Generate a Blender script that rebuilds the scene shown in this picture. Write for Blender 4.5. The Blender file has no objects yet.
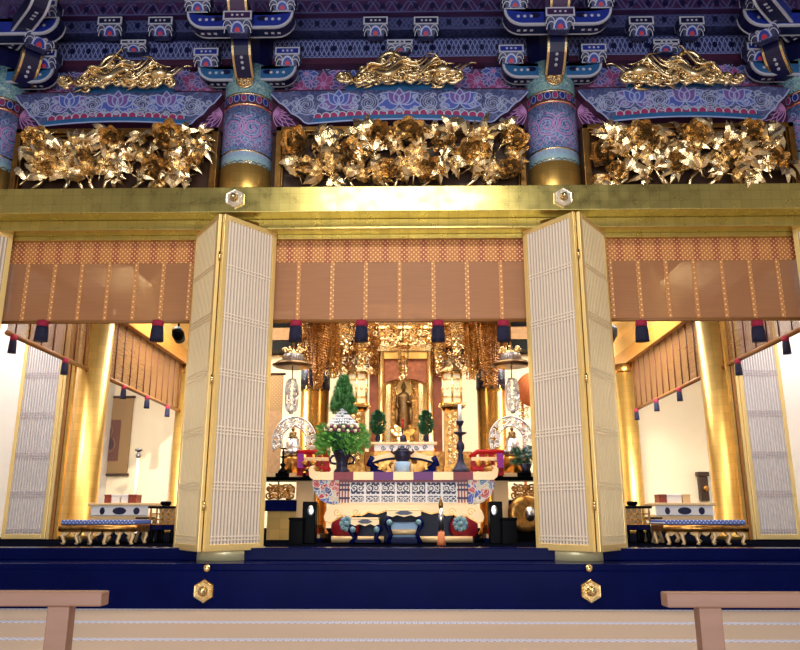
import bpy, bmesh, math, random
from mathutils import Vector, Matrix
C = bpy.context.scene.collection
PI = math.pi
# ------------------------------------------------------------------ camera model
FPX, PITCH, YAW, CAMX, EYE = 750.0, math.radians(14.4), math.radians(1.0), 0.2, 1.11
def P(px, py, Y):
    """point of the place seen at that pixel, at distance Y in front of the camera"""
    u, v = px - 400, 325 - py
    fy = FPX * math.cos(PITCH) - v * math.sin(PITCH)
    fz = v * math.cos(PITCH) + FPX * math.sin(PITCH)
    X = u * math.cos(YAW) - fy * math.sin(YAW)
    Yd = u * math.sin(YAW) + fy * math.cos(YAW)
    s = Y / Yd
    return Vector((CAMX + X * s, Y, EYE + fz * s))
def MP(py, Y):                       # metres per pixel
    v = 325 - py
    return Y / (FPX * math.cos(PITCH) - v * math.sin(PITCH))

# ------------------------------------------------------------------ materials
M = {}
def lin(c):
    return tuple(((x / 255.0) / 12.92 if x / 255.0 <= 0.04045 else ((x / 255.0 + 0.055) / 1.055) ** 2.4) for x in c)
def mat(name, rgb, metal=0.0, rough=0.5, spec=0.5, var=0.0, vscale=6.0, bump=0.0, bscale=30.0, coat=0.0, emit=None, estr=0.0, alpha=None, stretch=(1, 1, 1), rvar=0.0):
    m = bpy.data.materials.new(name); m.use_nodes = True
    nt = m.node_tree; b = nt.nodes['Principled BSDF']
    c = lin(rgb) + (1,)
    b.inputs['Base Color'].default_value = c
    b.inputs['Metallic'].default_value = metal
    b.inputs['Roughness'].default_value = rough
    b.inputs['Coat Weight'].default_value = coat
    b.inputs['Specular IOR Level'].default_value = spec
    b.inputs['Coat Roughness'].default_value = 0.08
    tc = mp = None
    if var or bump or rvar:
        tc = nt.nodes.new('ShaderNodeTexCoord'); mp = nt.nodes.new('ShaderNodeMapping')
        mp.inputs['Scale'].default_value = stretch
        nt.links.new(tc.outputs['Object'], mp.inputs['Vector'])
    if var or rvar:
        n = nt.nodes.new('ShaderNodeTexNoise'); n.inputs['Scale'].default_value = vscale; n.inputs['Detail'].default_value = 4
        nt.links.new(mp.outputs['Vector'], n.inputs['Vector'])
        if var:
            r = nt.nodes.new('ShaderNodeValToRGB')
            r.color_ramp.elements[0].position = 0.3; r.color_ramp.elements[1].position = 0.7
            r.color_ramp.elements[0].color = tuple(max(0, x * (1 - var)) for x in c[:3]) + (1,)
            r.color_ramp.elements[1].color = tuple(min(1, x * (1 + var)) for x in c[:3]) + (1,)
            nt.links.new(n.outputs['Fac'], r.inputs['Fac']); nt.links.new(r.outputs['Color'], b.inputs['Base Color'])
        if rvar:
            mr = nt.nodes.new('ShaderNodeMapRange'); mr.inputs['To Min'].default_value = max(0.02, rough - rvar); mr.inputs['To Max'].default_value = rough + rvar
            mr.inputs['From Min'].default_value = 0.3; mr.inputs['From Max'].default_value = 0.7
            nt.links.new(n.outputs['Fac'], mr.inputs['Value']); nt.links.new(mr.outputs['Result'], b.inputs['Roughness'])
    if bump:
        n2 = nt.nodes.new('ShaderNodeTexNoise'); n2.inputs['Scale'].default_value = bscale; n2.inputs['Detail'].default_value = 3
        nt.links.new(mp.outputs['Vector'], n2.inputs['Vector'])
        bp = nt.nodes.new('ShaderNodeBump'); bp.inputs['Strength'].default_value = bump; bp.inputs['Distance'].default_value = 0.01
        nt.links.new(n2.outputs['Fac'], bp.inputs['Height']); nt.links.new(bp.outputs['Normal'], b.inputs['Normal'])
    if emit:
        b.inputs['Emission Color'].default_value = lin(emit) + (1,); b.inputs['Emission Strength'].default_value = estr
    M[name] = m
    return m

def math_node(nt, op, a, b=None):
    n = nt.nodes.new('ShaderNodeMath'); n.operation = op
    for i, x in enumerate((a, b)):
        if x is None: continue
        if isinstance(x, (int, float)): n.inputs[i].default_value = x
        else: nt.links.new(x, n.inputs[i])
    return n.outputs[0]
def mix_node(nt, fac, a, b):
    n = nt.nodes.new('ShaderNodeMix'); n.data_type = 'RGBA'
    nt.links.new(fac, n.inputs[0])
    for s, x in ((6, a), (7, b)):
        if isinstance(x, tuple): n.inputs[s].default_value = x
        else: nt.links.new(x, n.inputs[s])
    return n.outputs[2]

def gold_leaf(name, rgb, rough, cell=0.14, axes='XZ', depth=0.12, metal=0.8, bmp=0.1, rv=0.07):
    """beaten gold leaf laid in squares"""
    m = mat(name, rgb, metal, rough)
    nt = m.node_tree; b = nt.nodes['Principled BSDF']
    tc = nt.nodes.new('ShaderNodeTexCoord'); sp = nt.nodes.new('ShaderNodeSeparateXYZ'); cb = nt.nodes.new('ShaderNodeCombineXYZ')
    nt.links.new(tc.outputs['Object'], sp.inputs[0])
    nt.links.new(sp.outputs[axes[0]], cb.inputs[0]); nt.links.new(sp.outputs[axes[1]], cb.inputs[1])
    br = nt.nodes.new('ShaderNodeTexBrick'); br.offset = 0.0
    br.inputs['Scale'].default_value = 1.0; br.inputs['Brick Width'].default_value = cell; br.inputs['Row Height'].default_value = cell
    br.inputs['Mortar Size'].default_value = 0.006; br.inputs['Mortar Smooth'].default_value = 0.5
    c = lin(rgb)
    br.inputs['Color1'].default_value = tuple(x * (1 + depth) for x in c) + (1,)
    br.inputs['Color2'].default_value = tuple(x * (1 - depth) for x in c) + (1,)
    br.inputs['Mortar'].default_value = tuple(x * 0.82 for x in c) + (1,)
    nt.links.new(cb.outputs[0], br.inputs['Vector']); nt.links.new(br.outputs['Color'], b.inputs['Base Color'])
    n = nt.nodes.new('ShaderNodeTexNoise'); n.inputs['Scale'].default_value = 5; n.inputs['Detail'].default_value = 5
    nt.links.new(tc.outputs['Object'], n.inputs['Vector'])
    mr = nt.nodes.new('ShaderNodeMapRange'); mr.inputs['From Min'].default_value = 0.3; mr.inputs['From Max'].default_value = 0.7
    mr.inputs['To Min'].default_value = max(0.05, rough - rv); mr.inputs['To Max'].default_value = rough + rv
    nt.links.new(n.outputs['Fac'], mr.inputs['Value']); nt.links.new(mr.outputs['Result'], b.inputs['Roughness'])
    bp = nt.nodes.new('ShaderNodeBump'); bp.inputs['Strength'].default_value = bmp; bp.inputs['Distance'].default_value = 0.01
    nt.links.new(n.outputs['Fac'], bp.inputs['Height']); nt.links.new(bp.outputs['Normal'], b.inputs['Normal'])
    return m

def painted(name, ramp, line, scale, warp=0.35, lw=0.05, rough=0.45, line_mix=1.0):
    """polychrome painted ornament: cells of colour with pale outlines"""
    m = mat(name, (80, 80, 120), 0, rough)
    nt = m.node_tree; b = nt.nodes['Principled BSDF']
    tc = nt.nodes.new('ShaderNodeTexCoord')
    nz = nt.nodes.new('ShaderNodeTexNoise'); nz.inputs['Scale'].default_value = scale * 0.6; nz.inputs['Detail'].default_value = 1
    nt.links.new(tc.outputs['Object'], nz.inputs['Vector'])
    vm = nt.nodes.new('ShaderNodeVectorMath'); vm.operation = 'MULTIPLY_ADD'
    vm.inputs[1].default_value = (warp,) * 3
    nt.links.new(nz.outputs['Color'], vm.inputs[0]); nt.links.new(tc.outputs['Object'], vm.inputs[2])
    v = nt.nodes.new('ShaderNodeTexVoronoi'); v.inputs['Scale'].default_value = scale
    e = nt.nodes.new('ShaderNodeTexVoronoi'); e.feature = 'DISTANCE_TO_EDGE'; e.inputs['Scale'].default_value = scale
    nt.links.new(vm.outputs[0], v.inputs['Vector']); nt.links.new(vm.outputs[0], e.inputs['Vector'])
    sp = nt.nodes.new('ShaderNodeSeparateColor'); nt.links.new(v.outputs['Color'], sp.inputs[0])
    r = nt.nodes.new('ShaderNodeValToRGB'); r.color_ramp.interpolation = 'CONSTANT'
    el = r.color_ramp.elements
    while len(el) < len(ramp): el.new(0.5)
    for i, c in enumerate(ramp):
        el[i].position = i / len(ramp); el[i].color = lin(c) + (1,)
    nt.links.new(sp.outputs[0], r.inputs['Fac'])
    rings = math_node(nt, 'PINGPONG', v.outputs['Distance'], 0.13)
    k1 = math_node(nt, 'LESS_THAN', e.outputs['Distance'], lw)
    k2 = math_node(nt, 'LESS_THAN', rings, lw * 0.4)
    k = math_node(nt, 'MULTIPLY', math_node(nt, 'MAXIMUM', k1, k2), line_mix)
    nt.links.new(mix_node(nt, k, r.outputs['Color'], lin(line) + (1,)), b.inputs['Base Color'])
    return m

def dotted(name, ground, dot, pitch, rad, axes='XZ', ground2=None, stripe=0.0, metal=0.0):
    m = mat(name, ground, metal, 0.6)
    nt = m.node_tree; b = nt.nodes['Principled BSDF']
    tc = nt.nodes.new('ShaderNodeTexCoord'); sp = nt.nodes.new('ShaderNodeSeparateXYZ')
    nt.links.new(tc.outputs['Object'], sp.inputs[0])
    U = math_node(nt, 'DIVIDE', sp.outputs[axes[0]], pitch); V = math_node(nt, 'DIVIDE', sp.outputs[axes[1]], pitch)
    # quincunx of dots: |sin|-product
    a = math_node(nt, 'COSINE', math_node(nt, 'MULTIPLY', math_node(nt, 'ADD', U, V), PI))
    c = math_node(nt, 'COSINE', math_node(nt, 'MULTIPLY', math_node(nt, 'SUBTRACT', U, V), PI))
    k = math_node(nt, 'GREATER_THAN', math_node(nt, 'MULTIPLY', math_node(nt, 'MULTIPLY', a, a), math_node(nt, 'MULTIPLY', c, c)), 1 - rad)
    g = lin(ground) + (1,)
    if ground2:
        s = math_node(nt, 'GREATER_THAN', math_node(nt, 'SINE', math_node(nt, 'DIVIDE', sp.outputs[axes[0]], stripe / 2 / PI)), 0.45)
        g = mix_node(nt, s, g, lin(ground2) + (1,))
    nt.links.new(mix_node(nt, k, g, lin(dot) + (1,)), b.inputs['Base Color'])
    return m

gold_leaf('leaf_beam', (206, 188, 112), 0.31, 0.15, depth=0.07, metal=0.9)
gold_leaf('leaf_column', (218, 174, 94), 0.36, 0.16, depth=0.08, bmp=0.0, rv=0.03)
gold_leaf('leaf_altar', (216, 160, 78), 0.24, 0.16, depth=0.08, bmp=0.0, rv=0.03)
gold_leaf('leaf_wall', (240, 200, 120), 0.4, 0.2, depth=0.08)
mat('carved_gold', (244, 216, 168), 0.96, 0.24, bump=0.25, bscale=45, var=0.12, vscale=5, rvar=0.06)
mat('bright_gold', (246, 214, 150), 1, 0.2)
mat('antique_gold', (190, 136, 70), 0.9, 0.32, var=0.45, vscale=16)
mat('brown_gold', (158, 104, 48), 0.9, 0.33, var=0.4, vscale=12)
mat('dark_gold', (150, 110, 60), 1, 0.4, var=0.25, vscale=9)
mat('slat_gold_tint', (250, 232, 190), 0.2, 0.4)  # same slats with reflected gold put into the colour
mat('pale_gold_frame', (248, 216, 144), 0.5, 0.33, var=0.04, vscale=2)
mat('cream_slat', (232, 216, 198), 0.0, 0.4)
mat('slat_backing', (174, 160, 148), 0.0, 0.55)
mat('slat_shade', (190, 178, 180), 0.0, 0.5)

mat('slat_backing_tint', (222, 196, 140), 0.2, 0.5)  # backing colour also holds the gold reflection
mat('pale_brass', (236, 222, 200), 0.7, 0.35)
mat('brim_bronze', (140, 112, 84), 0.9, 0.3)
mat('foot_gold', (246, 232, 180), 0.3, 0.35)
mat('brass', (226, 200, 150), 1, 0.25)
mat('blue_paint', (30, 48, 146), 0, 0.35, var=0.12, vscale=8)
mat('navy_paint', (14, 16, 62), 0, 0.32, var=0.15, vscale=8)
mat('teal_paint', (40, 96, 150), 0, 0.4, var=0.15, vscale=6)
mat('white_paint', (186, 188, 206), 0, 0.5)
mat('line_band', (124, 134, 190), 0, .5)
mat('line_shaded', (78, 84, 134), 0, .5)  # line colour dimmed to hold the shade on the upper bands
mat('line_paint', (160, 172, 218), 0, 0.5)
mat('pink_line', (190, 132, 190), 0, 0.5)
mat('pale_blue_paint', (136, 170, 182), 0, 0.5, var=0.1, vscale=6)
mat('shaded_purple', (58, 30, 76), 0, 0.45, var=0.15, vscale=6)  # purple, darkened to carry the eaves' shade on the top band
mat('maroon_paint', (66, 24, 54), 0, 0.5, var=0.15, vscale=5)
mat('scallop_paint', (150, 44, 100), 0, 0.5)
mat('red_paint', (190, 40, 60), 0, 0.5)
painted('paint_beam', [(58, 68, 116), (68, 76, 122), (52, 60, 110), (76, 80, 122)], (128, 138, 186), 9, 0.3, 0.035, line_mix=0.55)
painted('paint_wall', [(70, 56, 90), (82, 62, 98), (62, 56, 100), (78, 60, 84)], (104, 100, 160), 11, 0.3, 0.04, line_mix=0.5)
mat('petal_violet', (112, 84, 160), 0, 0.5)
mat('petal_blue', (74, 92, 178), 0, 0.5)
mat('petal_pink', (160, 76, 130), 0, 0.5)
painted('paint_column', [(48, 84, 150), (66, 108, 160), (92, 100, 160), (56, 82, 146), (104, 92, 150)], (160, 172, 212), 14, 0.2, 0.05, line_mix=0.75)
painted('paint_teal', [(60, 120, 150), (88, 142, 150), (54, 104, 146)], (170, 196, 190), 20, 0.12, 0.06, line_mix=0.8)
painted('paint_band_shaded', [(36, 38, 84), (30, 32, 76), (42, 45, 90)], (76, 84, 134), 12, 0.05, 0.05, line_mix=0.7)  # band colours darkened, eaves' shade included in the paint
painted('paint_multi', [(60, 84, 170), (190, 50, 60), (90, 130, 170), (210, 190, 160), (60, 60, 120), (200, 90, 90)], (226, 214, 200), 9, 0.25, 0.05)
mat('black_lacquer', (7, 7, 10), 0, 0.35, spec=0.04)
mat('deep_navy', (6, 10, 52), 0, 0.3, spec=0.15)
mat('sky_tint_lacquer', (4, 12, 64), 0, 0.2, spec=0.05, var=0.15, vscale=2)  # black lacquer; reflected sky blue is put into the base colour
mat('floor_lacquer', (8, 9, 18), 0, 0.5, spec=0.0, var=0.2, vscale=8)
mat('rail_wood', (146, 108, 90), 0, 0.5, var=0.08, vscale=3, stretch=(0.6, 6, 6))
mat('ceiling_wood', (44, 26, 44), 0, 0.5, var=0.2, vscale=4)
mat('dark_wood', (60, 36, 24), 0, 0.45, var=0.2, vscale=5)
mat('honey_wood', (196, 138, 62), 0.3, 0.38, var=0.12, vscale=4, stretch=(4, 0.5, 4))
mat('brown_rod', (140, 92, 46), 0, 0.45)
mat('brown_cord', (104, 52, 34), 0, 0.6)
mat('navy_thread', (20, 20, 54), 0, 0.8, var=0.2, vscale=40)
mat('red_thread', (150, 22, 56), 0, 0.8)
mat('plaster_cream', (250, 234, 202), 0, 0.85, var=0.02, vscale=1)
mat('hall_plaster', (206, 198, 184), 0, 0.85)
mat('plaster_white', (244, 246, 250), 0, 0.85)
mat('silver', (222, 220, 222), 1, 0.28, var=0.1, vscale=20)
mat('silver_dark', (150, 146, 150), 1, 0.35, var=0.2, vscale=20)
mat('bronze_dark', (44, 44, 66), 0.7, 0.4, var=0.2, vscale=12)
mat('bronze_figure', (140, 110, 72), 0.9, 0.4, var=0.25, vscale=14)
mat('leaf_green', (74, 140, 48), 0, 0.55, var=0.35, vscale=14)
mat('cypress_green', (44, 104, 44), 0, 0.6, var=0.4, vscale=20)
mat('leaf_dark', (28, 84, 52), 0, 0.55, var=0.35, vscale=14)
mat('flower_white', (232, 234, 246), 0, 0.7)
mat('flower_yellow', (232, 226, 180), 0, 0.6)
mat('flower_purple', (110, 36, 84), 0, 0.6, var=0.2, vscale=20)
mat('red_lacquer', (168, 14, 22), 0, 0.35, spec=0.2, var=0.06, vscale=4)
mat('deep_red', (130, 14, 30), 0, 0.4, var=0.2, vscale=10)
mat('purple_cloth', (150, 50, 150), 0, 0.8)
mat('cream_lacquer', (232, 196, 144), 0.25, 0.35)
mat('white_lacquer', (246, 240, 236), 0, 0.35)
mat('pale_blue_cloth', (150, 180, 214), 0, 0.7)
mat('orange_wood', (214, 120, 70), 0, 0.4)
mat('rust_brocade', (168, 96, 58), 0.2, 0.5, var=0.3, vscale=12)
mat('rust_pillar', (150, 78, 46), 0.1, 0.4, var=0.2, vscale=6)
mat('candle_wax', (246, 240, 230), 0, 0.5)
mat('cream_pane', (246, 230, 192), 0, 0.7)  # plain cream colour of the lantern panes
mat('box_brown', (140, 58, 36), 0, 0.4)
mat('box_white', (236, 230, 226), 0, 0.4)
mat('scroll_paper', (118, 80, 70), 0, 0.8, var=0.08, vscale=8)
mat('tan_cloth', (176, 140, 104), 0, .8, var=.15, vscale=10)
mat('scroll_ink', (84, 64, 74), 0, 0.8)
mat('lens_glass', (240, 240, 250), 0, 0.1, emit=(255, 255, 255), estr=3)
mat('spot_grey', (70, 72, 80), 0.3, 0.4)
dotted('brocade_border', (190, 118, 66), (242, 206, 132), 0.075, 0.42, ground2=(168, 88, 56), stripe=0.30)
dotted('brocade_stripe', (196, 130, 74), (252, 226, 160), 0.085, 0.35)
dotted('brocade_side', (186, 130, 70), (240, 208, 140), 0.12, 0.4, axes='YZ')
dotted('scroll_border', (156, 122, 80), (190, 158, 106), 0.09, 0.4)
dotted('bench_cloth', (84, 106, 180), (226, 230, 240), 0.06, 0.4, axes='XZ')
dotted('frieze_fret', (60, 62, 92), (236, 232, 226), 0.085, 0.42)

def blind_material(name, rgb, axis, alpha):
    m = mat(name, rgb, 0, 0.55)
    nt = m.node_tree; b = nt.nodes['Principled BSDF']
    tc = nt.nodes.new('ShaderNodeTexCoord'); sp = nt.nodes.new('ShaderNodeSeparateXYZ'); nt.links.new(tc.outputs['Object'], sp.inputs[0])
    s = math_node(nt, 'SINE', math_node(nt, 'MULTIPLY', sp.outputs['Z'], 2 * PI / 0.02))
    k = math_node(nt, 'MULTIPLY_ADD', s, 0.5); 
    n = nt.nodes.new('ShaderNodeTexNoise'); n.inputs['Scale'].default_value = 1.0; n.inputs['Detail'].default_value = 4
    mp = nt.nodes.new('ShaderNodeMapping'); mp.inputs['Scale'].default_value = (1.5, 1.5, 60)
    nt.links.new(tc.outputs['Object'], mp.inputs['Vector']); nt.links.new(mp.outputs[0], n.inputs['Vector'])
    c = lin(rgb)
    nt.links.new(mix_node(nt, n.outputs['Fac'], tuple(x * 0.8 for x in c) + (1,), tuple(min(1, x * 1.2) for x in c) + (1,)), b.inputs['Base Color'])
    b.inputs['Alpha'].default_value = alpha
    return m
def paper_material(name, rgb):
    m = mat(name, rgb, 0, 0.8); nt = m.node_tree; b = nt.nodes['Principled BSDF']; out = nt.nodes['Material Output']
    t = nt.nodes.new('ShaderNodeBsdfTranslucent'); t.inputs['Color'].default_value = lin(rgb) + (1,)
    x = nt.nodes.new('ShaderNodeMixShader'); x.inputs[0].default_value = 0.5
    nt.links.new(b.outputs[0], x.inputs[1]); nt.links.new(t.outputs[0], x.inputs[2]); nt.links.new(x.outputs[0], out.inputs['Surface'])
paper_material('white_backing', (250, 248, 244))
blind_material('bamboo_blind', (168, 114, 74), 'X', 0.86)
blind_material('bamboo_blind_side', (138, 94, 44), 'Y', 0.62)

def tatami_material():
    m = mat('tatami', (190, 166, 148), 0, 0.75)
    nt = m.node_tree; b = nt.nodes['Principled BSDF']
    tc = nt.nodes.new('ShaderNodeTexCoord'); mp = nt.nodes.new('ShaderNodeMapping'); mp.inputs['Scale'].default_value = (2, 60, 1)
    nt.links.new(tc.outputs['Object'], mp.inputs['Vector'])
    n = nt.nodes.new('ShaderNodeTexNoise'); n.inputs['Scale'].default_value = 3; n.inputs['Detail'].default_value = 4
    nt.links.new(mp.outputs[0], n.inputs['Vector'])
    c = lin((196, 172, 154))
    nt.links.new(mix_node(nt, n.outputs['Fac'], tuple(x * 0.86 for x in c) + (1,), tuple(x * 1.1 for x in c) + (1,)), b.inputs['Base Color'])
tatami_material()
dotted('tatami_edging', (206, 206, 226), (120, 130, 190), 0.07, 0.45, axes='XY')

# ------------------------------------------------------------------ mesh helpers
class MB:
    def __init__(s): s.v = []; s.f = []; s.m = []; s.s = []; s.k = 0
    def add(s, vs, fs, mi=0, smooth=False):
        o = len(s.v); s.v += [Vector(x) for x in vs]
        for f in fs: s.f.append([i + o for i in f]); s.m.append(mi); s.s.append(smooth)
        return s
    def box(s, c, d, mi=0, rot=None):
        hx, hy, hz = d[0] / 2, d[1] / 2, d[2] / 2
        vs = [Vector((x, y, z)) for x in (-hx, hx) for y in (-hy, hy) for z in (-hz, hz)]
        if rot is not None: vs = [rot @ v for v in vs]
        c = Vector(c)
        return s.add([v + c for v in vs], [(0, 1, 3, 2), (4, 6, 7, 5), (0, 4, 5, 1), (2, 3, 7, 6), (0, 2, 6, 4), (1, 5, 7, 3)], mi)
    def box2(s, lo, hi, mi=0):
        return s.box([(a + b) / 2 for a, b in zip(lo, hi)], [abs(b - a) for a, b in zip(lo, hi)], mi)
    def prism(s, poly, y0, y1, mi=0, plane='XZ', smi=None):
        n = len(poly)
        def T(p, y): return {'XZ': (p[0], y, p[1]), 'YZ': (y, p[0], p[1]), 'XY': (p[0], p[1], y)}[plane]
        vs = [T(p, y0) for p in poly] + [T(p, y1) for p in poly]
        s.add(vs, [list(range(n)), list(range(2 * n - 1, n - 1, -1))], mi)
        s.add(vs, [(i, i + n, (i + 1) % n + n, (i + 1) % n) for i in range(n)], mi if smi is None else smi)
        return s
    def lathe(s, prof, c=(0, 0, 0), seg=20, mi=0, smooth=True, sx=1, sy=1, a0=0.0):
        c = Vector(c); vs = []; fs = []; k = len(prof)
        for j in range(seg):
            a = a0 + 2 * PI * j / seg
            for r, z in prof: vs.append(c + Vector((r * math.cos(a) * sx, r * math.sin(a) * sy, z)))
        for j in range(seg):
            for i in range(k - 1):
                fs.append((j * k + i, ((j + 1) % seg) * k + i, ((j + 1) % seg) * k + i + 1, j * k + i + 1))
        fs.append([j * k for j in range(seg - 1, -1, -1)]); fs.append([j * k + k - 1 for j in range(seg)])
        return s.add(vs, fs, mi, smooth)
    def tube(s, pts, r, seg=6, mi=0, smooth=True, flat=1.0):
        pts = [Vector(p) for p in pts]; n = len(pts)
        rs = r if isinstance(r, (list, tuple)) else [r] * n
        vs = []; fs = []; up = None
        for i in range(n):
            t = (pts[min(i + 1, n - 1)] - pts[max(i - 1, 0)]).normalized()
            if up is None: up = Vector((0, 0, 1)) if abs(t.z) < 0.9 else Vector((0, 1, 0))
            a = t.cross(up)
            if a.length < 1e-5: a = t.orthogonal()
            a.normalize(); b = t.cross(a).normalized(); up = -b if b.dot(up) < 0 else b
            b = up
            for j in range(seg):
                w = 2 * PI * j / seg
                vs.append(pts[i] + a * (rs[i] * math.cos(w)) + b * (rs[i] * math.sin(w) * flat))
        for i in range(n - 1):
            for j in range(seg):
                k = (j + 1) % seg
                fs.append((i * seg + j, i * seg + k, (i + 1) * seg + k, (i + 1) * seg + j))
        fs.append(list(range(seg))[::-1]); fs.append([(n - 1) * seg + j for j in range(seg)])
        return s.add(vs, fs, mi, smooth)
    def ball(s, c, r, mi=0, seg=10, rings=6, sc=(1, 1, 1)):
        prof = [(max(1e-4, r * math.sin(PI * i / rings)), -r * math.cos(PI * i / rings)) for i in range(rings + 1)]
        o = len(s.v); s.lathe(prof, (0, 0, 0), seg, mi)
        for i in range(o, len(s.v)):
            v = s.v[i]; s.v[i] = Vector((v.x * sc[0] + c[0], v.y * sc[1] + c[1], v.z * sc[2] + c[2]))
        return s
    def octa(s, c, r, mi=0, h=1.0):
        c = Vector(c)
        return s.add([c + Vector(d) for d in ((r, 0, 0), (0, r, 0), (-r, 0, 0), (0, -r, 0), (0, 0, r * h), (0, 0, -r * h))],
                     [(0, 1, 4), (1, 2, 4), (2, 3, 4), (3, 0, 4), (1, 0, 5), (2, 1, 5), (3, 2, 5), (0, 3, 5)], mi)
    def ribbon(s, pts, w, mapf, mi=0, taper=False):
        """painted line: a strip along 2-D points, laid on a surface by mapf(u, v)"""
        s.k += 1; up = Vector((0, -0.00012 * s.k, 0))            # each coat of paint lies on the last
        n = len(pts); vs = []; fs = []
        for i in range(n):
            a = pts[max(0, i - 1)]; b = pts[min(n - 1, i + 1)]
            dx, dy = b[0] - a[0], b[1] - a[1]; l = math.hypot(dx, dy) or 1e-6
            k = w / 2 * (math.sin(PI * (0.12 + 0.76 * i / (n - 1))) if taper else 1)
            vs += [mapf(pts[i][0] - dy / l * k, pts[i][1] + dx / l * k) + up, mapf(pts[i][0] + dy / l * k, pts[i][1] - dx / l * k) + up]
        for i in range(n - 1): fs.append((2 * i, 2 * i + 1, 2 * i + 3, 2 * i + 2))
        return s.add(vs, fs, mi)
    def patch(s, poly, mapf, mi=0):
        c = (sum(p[0] for p in poly) / len(poly), sum(p[1] for p in poly) / len(poly))
        s.k += 1; up = Vector((0, -0.00012 * s.k, 0))
        vs = [mapf(*c) + up] + [mapf(*p) + up for p in poly]; n = len(poly)
        return s.add(vs, [(0, i + 1, (i + 1) % n + 1) for i in range(n)], mi)
    def xf(s, mtx, start=0):
        for i in range(start, len(s.v)): s.v[i] = mtx @ s.v[i]
        return s
    def mesh(s, name, mats):
        me = bpy.data.meshes.new(name)
        me.from_pydata([tuple(v) for v in s.v], [], s.f)
        for m in mats: me.materials.append(M[m])
        me.polygons.foreach_set('material_index', s.m); me.polygons.foreach_set('use_smooth', s.s)
        bm = bmesh.new(); bm.from_mesh(me); bmesh.ops.recalc_face_normals(bm, faces=bm.faces); bm.to_mesh(me); bm.free()
        me.update()
        return me
    def build(s, name, mats, parent=None, world=True, bevel=0.0):
        if isinstance(mats, str): mats = [mats]
        if parent is not None and world:
            root = parent
            while root.parent is not None: root = root.parent
            off = root.location.copy()
            for i in range(len(s.v)): s.v[i] = s.v[i] - off
        o = bpy.data.objects.new(name, s.mesh(name, mats)); C.objects.link(o)
        if parent is not None: o.parent = parent
        if bevel:
            b = o.modifiers.new('bevel', 'BEVEL'); b.width = bevel; b.segments = 2; b.limit_method = 'ANGLE'
        return o
def tag(o, label, cat, group=None):
    o['label'] = label; o['category'] = cat; o['kind'] = 'thing'
    if group: o['group'] = group
    return o
def thing(name, label, cat, loc=(0, 0, 0), group=None, rz=0.0):
    o = bpy.data.objects.new(name, None); C.objects.link(o); o.location = loc; o.rotation_euler = (0, 0, rz)
    o.empty_display_size = 0.1
    return tag(o, label, cat, group)
def struct(o): o['kind'] = 'structure'; return o
def kids(o): return [c for c in C.objects if c.parent == o]
def copy_tree(o, parent=None):
    c = o.copy(); C.objects.link(c)
    if parent is not None: c.parent = parent
    for ch in kids(o): copy_tree(ch, c)
    return c
def twin(o, label, loc, rz=None, scale=None):
    c = copy_tree(o); c['label'] = label; c.location = loc
    if rz is not None: c.rotation_euler = (0, 0, rz)
    if scale is not None: c.scale = scale
    return c
def spiral(cx, cy, r, turns=1.75, sgn=1, a0=0.0, n=26, r1=0.12):
    out = []
    for i in range(n):
        t = i / (n - 1); rr = r * (1 - t * (1 - r1)); a = a0 + sgn * 2 * PI * turns * t
        out.append((cx + rr * math.cos(a), cy + rr * math.sin(a)))
    return out
def circle(cx, cy, rx, ry=None, n=20, a0=0, a1=2 * PI):
    ry = rx if ry is None else ry
    return [(cx + rx * math.cos(a0 + (a1 - a0) * i / n), cy + ry * math.sin(a0 + (a1 - a0) * i / n)) for i in range(n + 1)]
def petal2(cx, cy, ang, l, w, n=8):
    out = []
    for i in range(2 * n + 1):
        t = i / n if i <= n else 2 - i / n
        x = l * t; y = w * math.sin(PI * t ** 0.8) * (1 if i <= n else -1)
        out.append((cx + x * math.cos(ang) - y * math.sin(ang), cy + x * math.sin(ang) + y * math.cos(ang)))
    return out
def lerp(a, b, t): return a + (b - a) * t
def front(y): return lambda u, v: Vector((u, y, v))

COLX, SIDEX, FSX, YC = 2.46, 6.38, 6.6, 11.0
FL = 0.70
# ================================================================== SETTING
mb = MB().box2((-9, -7, -0.1), (9, 9.95, 0)); struct(mb.build('floor', 'tatami'))
tr = 1
for y, w in ((8.72, 0.16), (7.52, 0.13), (9.9, 0.05), (6.3, 0.12), (5.1, 0.12)):
    struct(MB().box2((-9, y - w / 2, 0), (9, y + w / 2, 0.004)).build('trim_%d' % tr, 'tatami_edging')); tr += 1
# raised inner floor of the sanctuary with its stepped lacquer edge
struct(MB().box2((-9, 11.16, 0.5), (9, 22.6, FL)).build('floor_sanctuary', 'floor_lacquer'))
struct(MB().box2((-9, 9.95, 0), (9, 10.05, 0.46)).box2((-9, 10.02, 0), (9, 11.2, 0.452)).build('trim_%d' % tr, 'sky_tint_lacquer', bevel=0.012)); tr += 1
struct(MB().box2((-9, 10.0, 0.452), (9, 11.2, 0.54)).build('trim_%d' % tr, 'sky_tint_lacquer', bevel=0.012)); tr += 1
for x0, x1 in ((-9, -FSX - 0.3), (-FSX + 0.3, -COLX - 0.30), (-COLX + 0.30, COLX - 0.30), (COLX + 0.30, FSX - 0.3), (FSX + 0.3, 9)):
    struct(MB().box2((x0, 10.75, 0.54), (x1, 11.16, 0.705)).build('trim_%d' % tr, 'sky_tint_lacquer', bevel=0.012)); tr += 1
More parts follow.
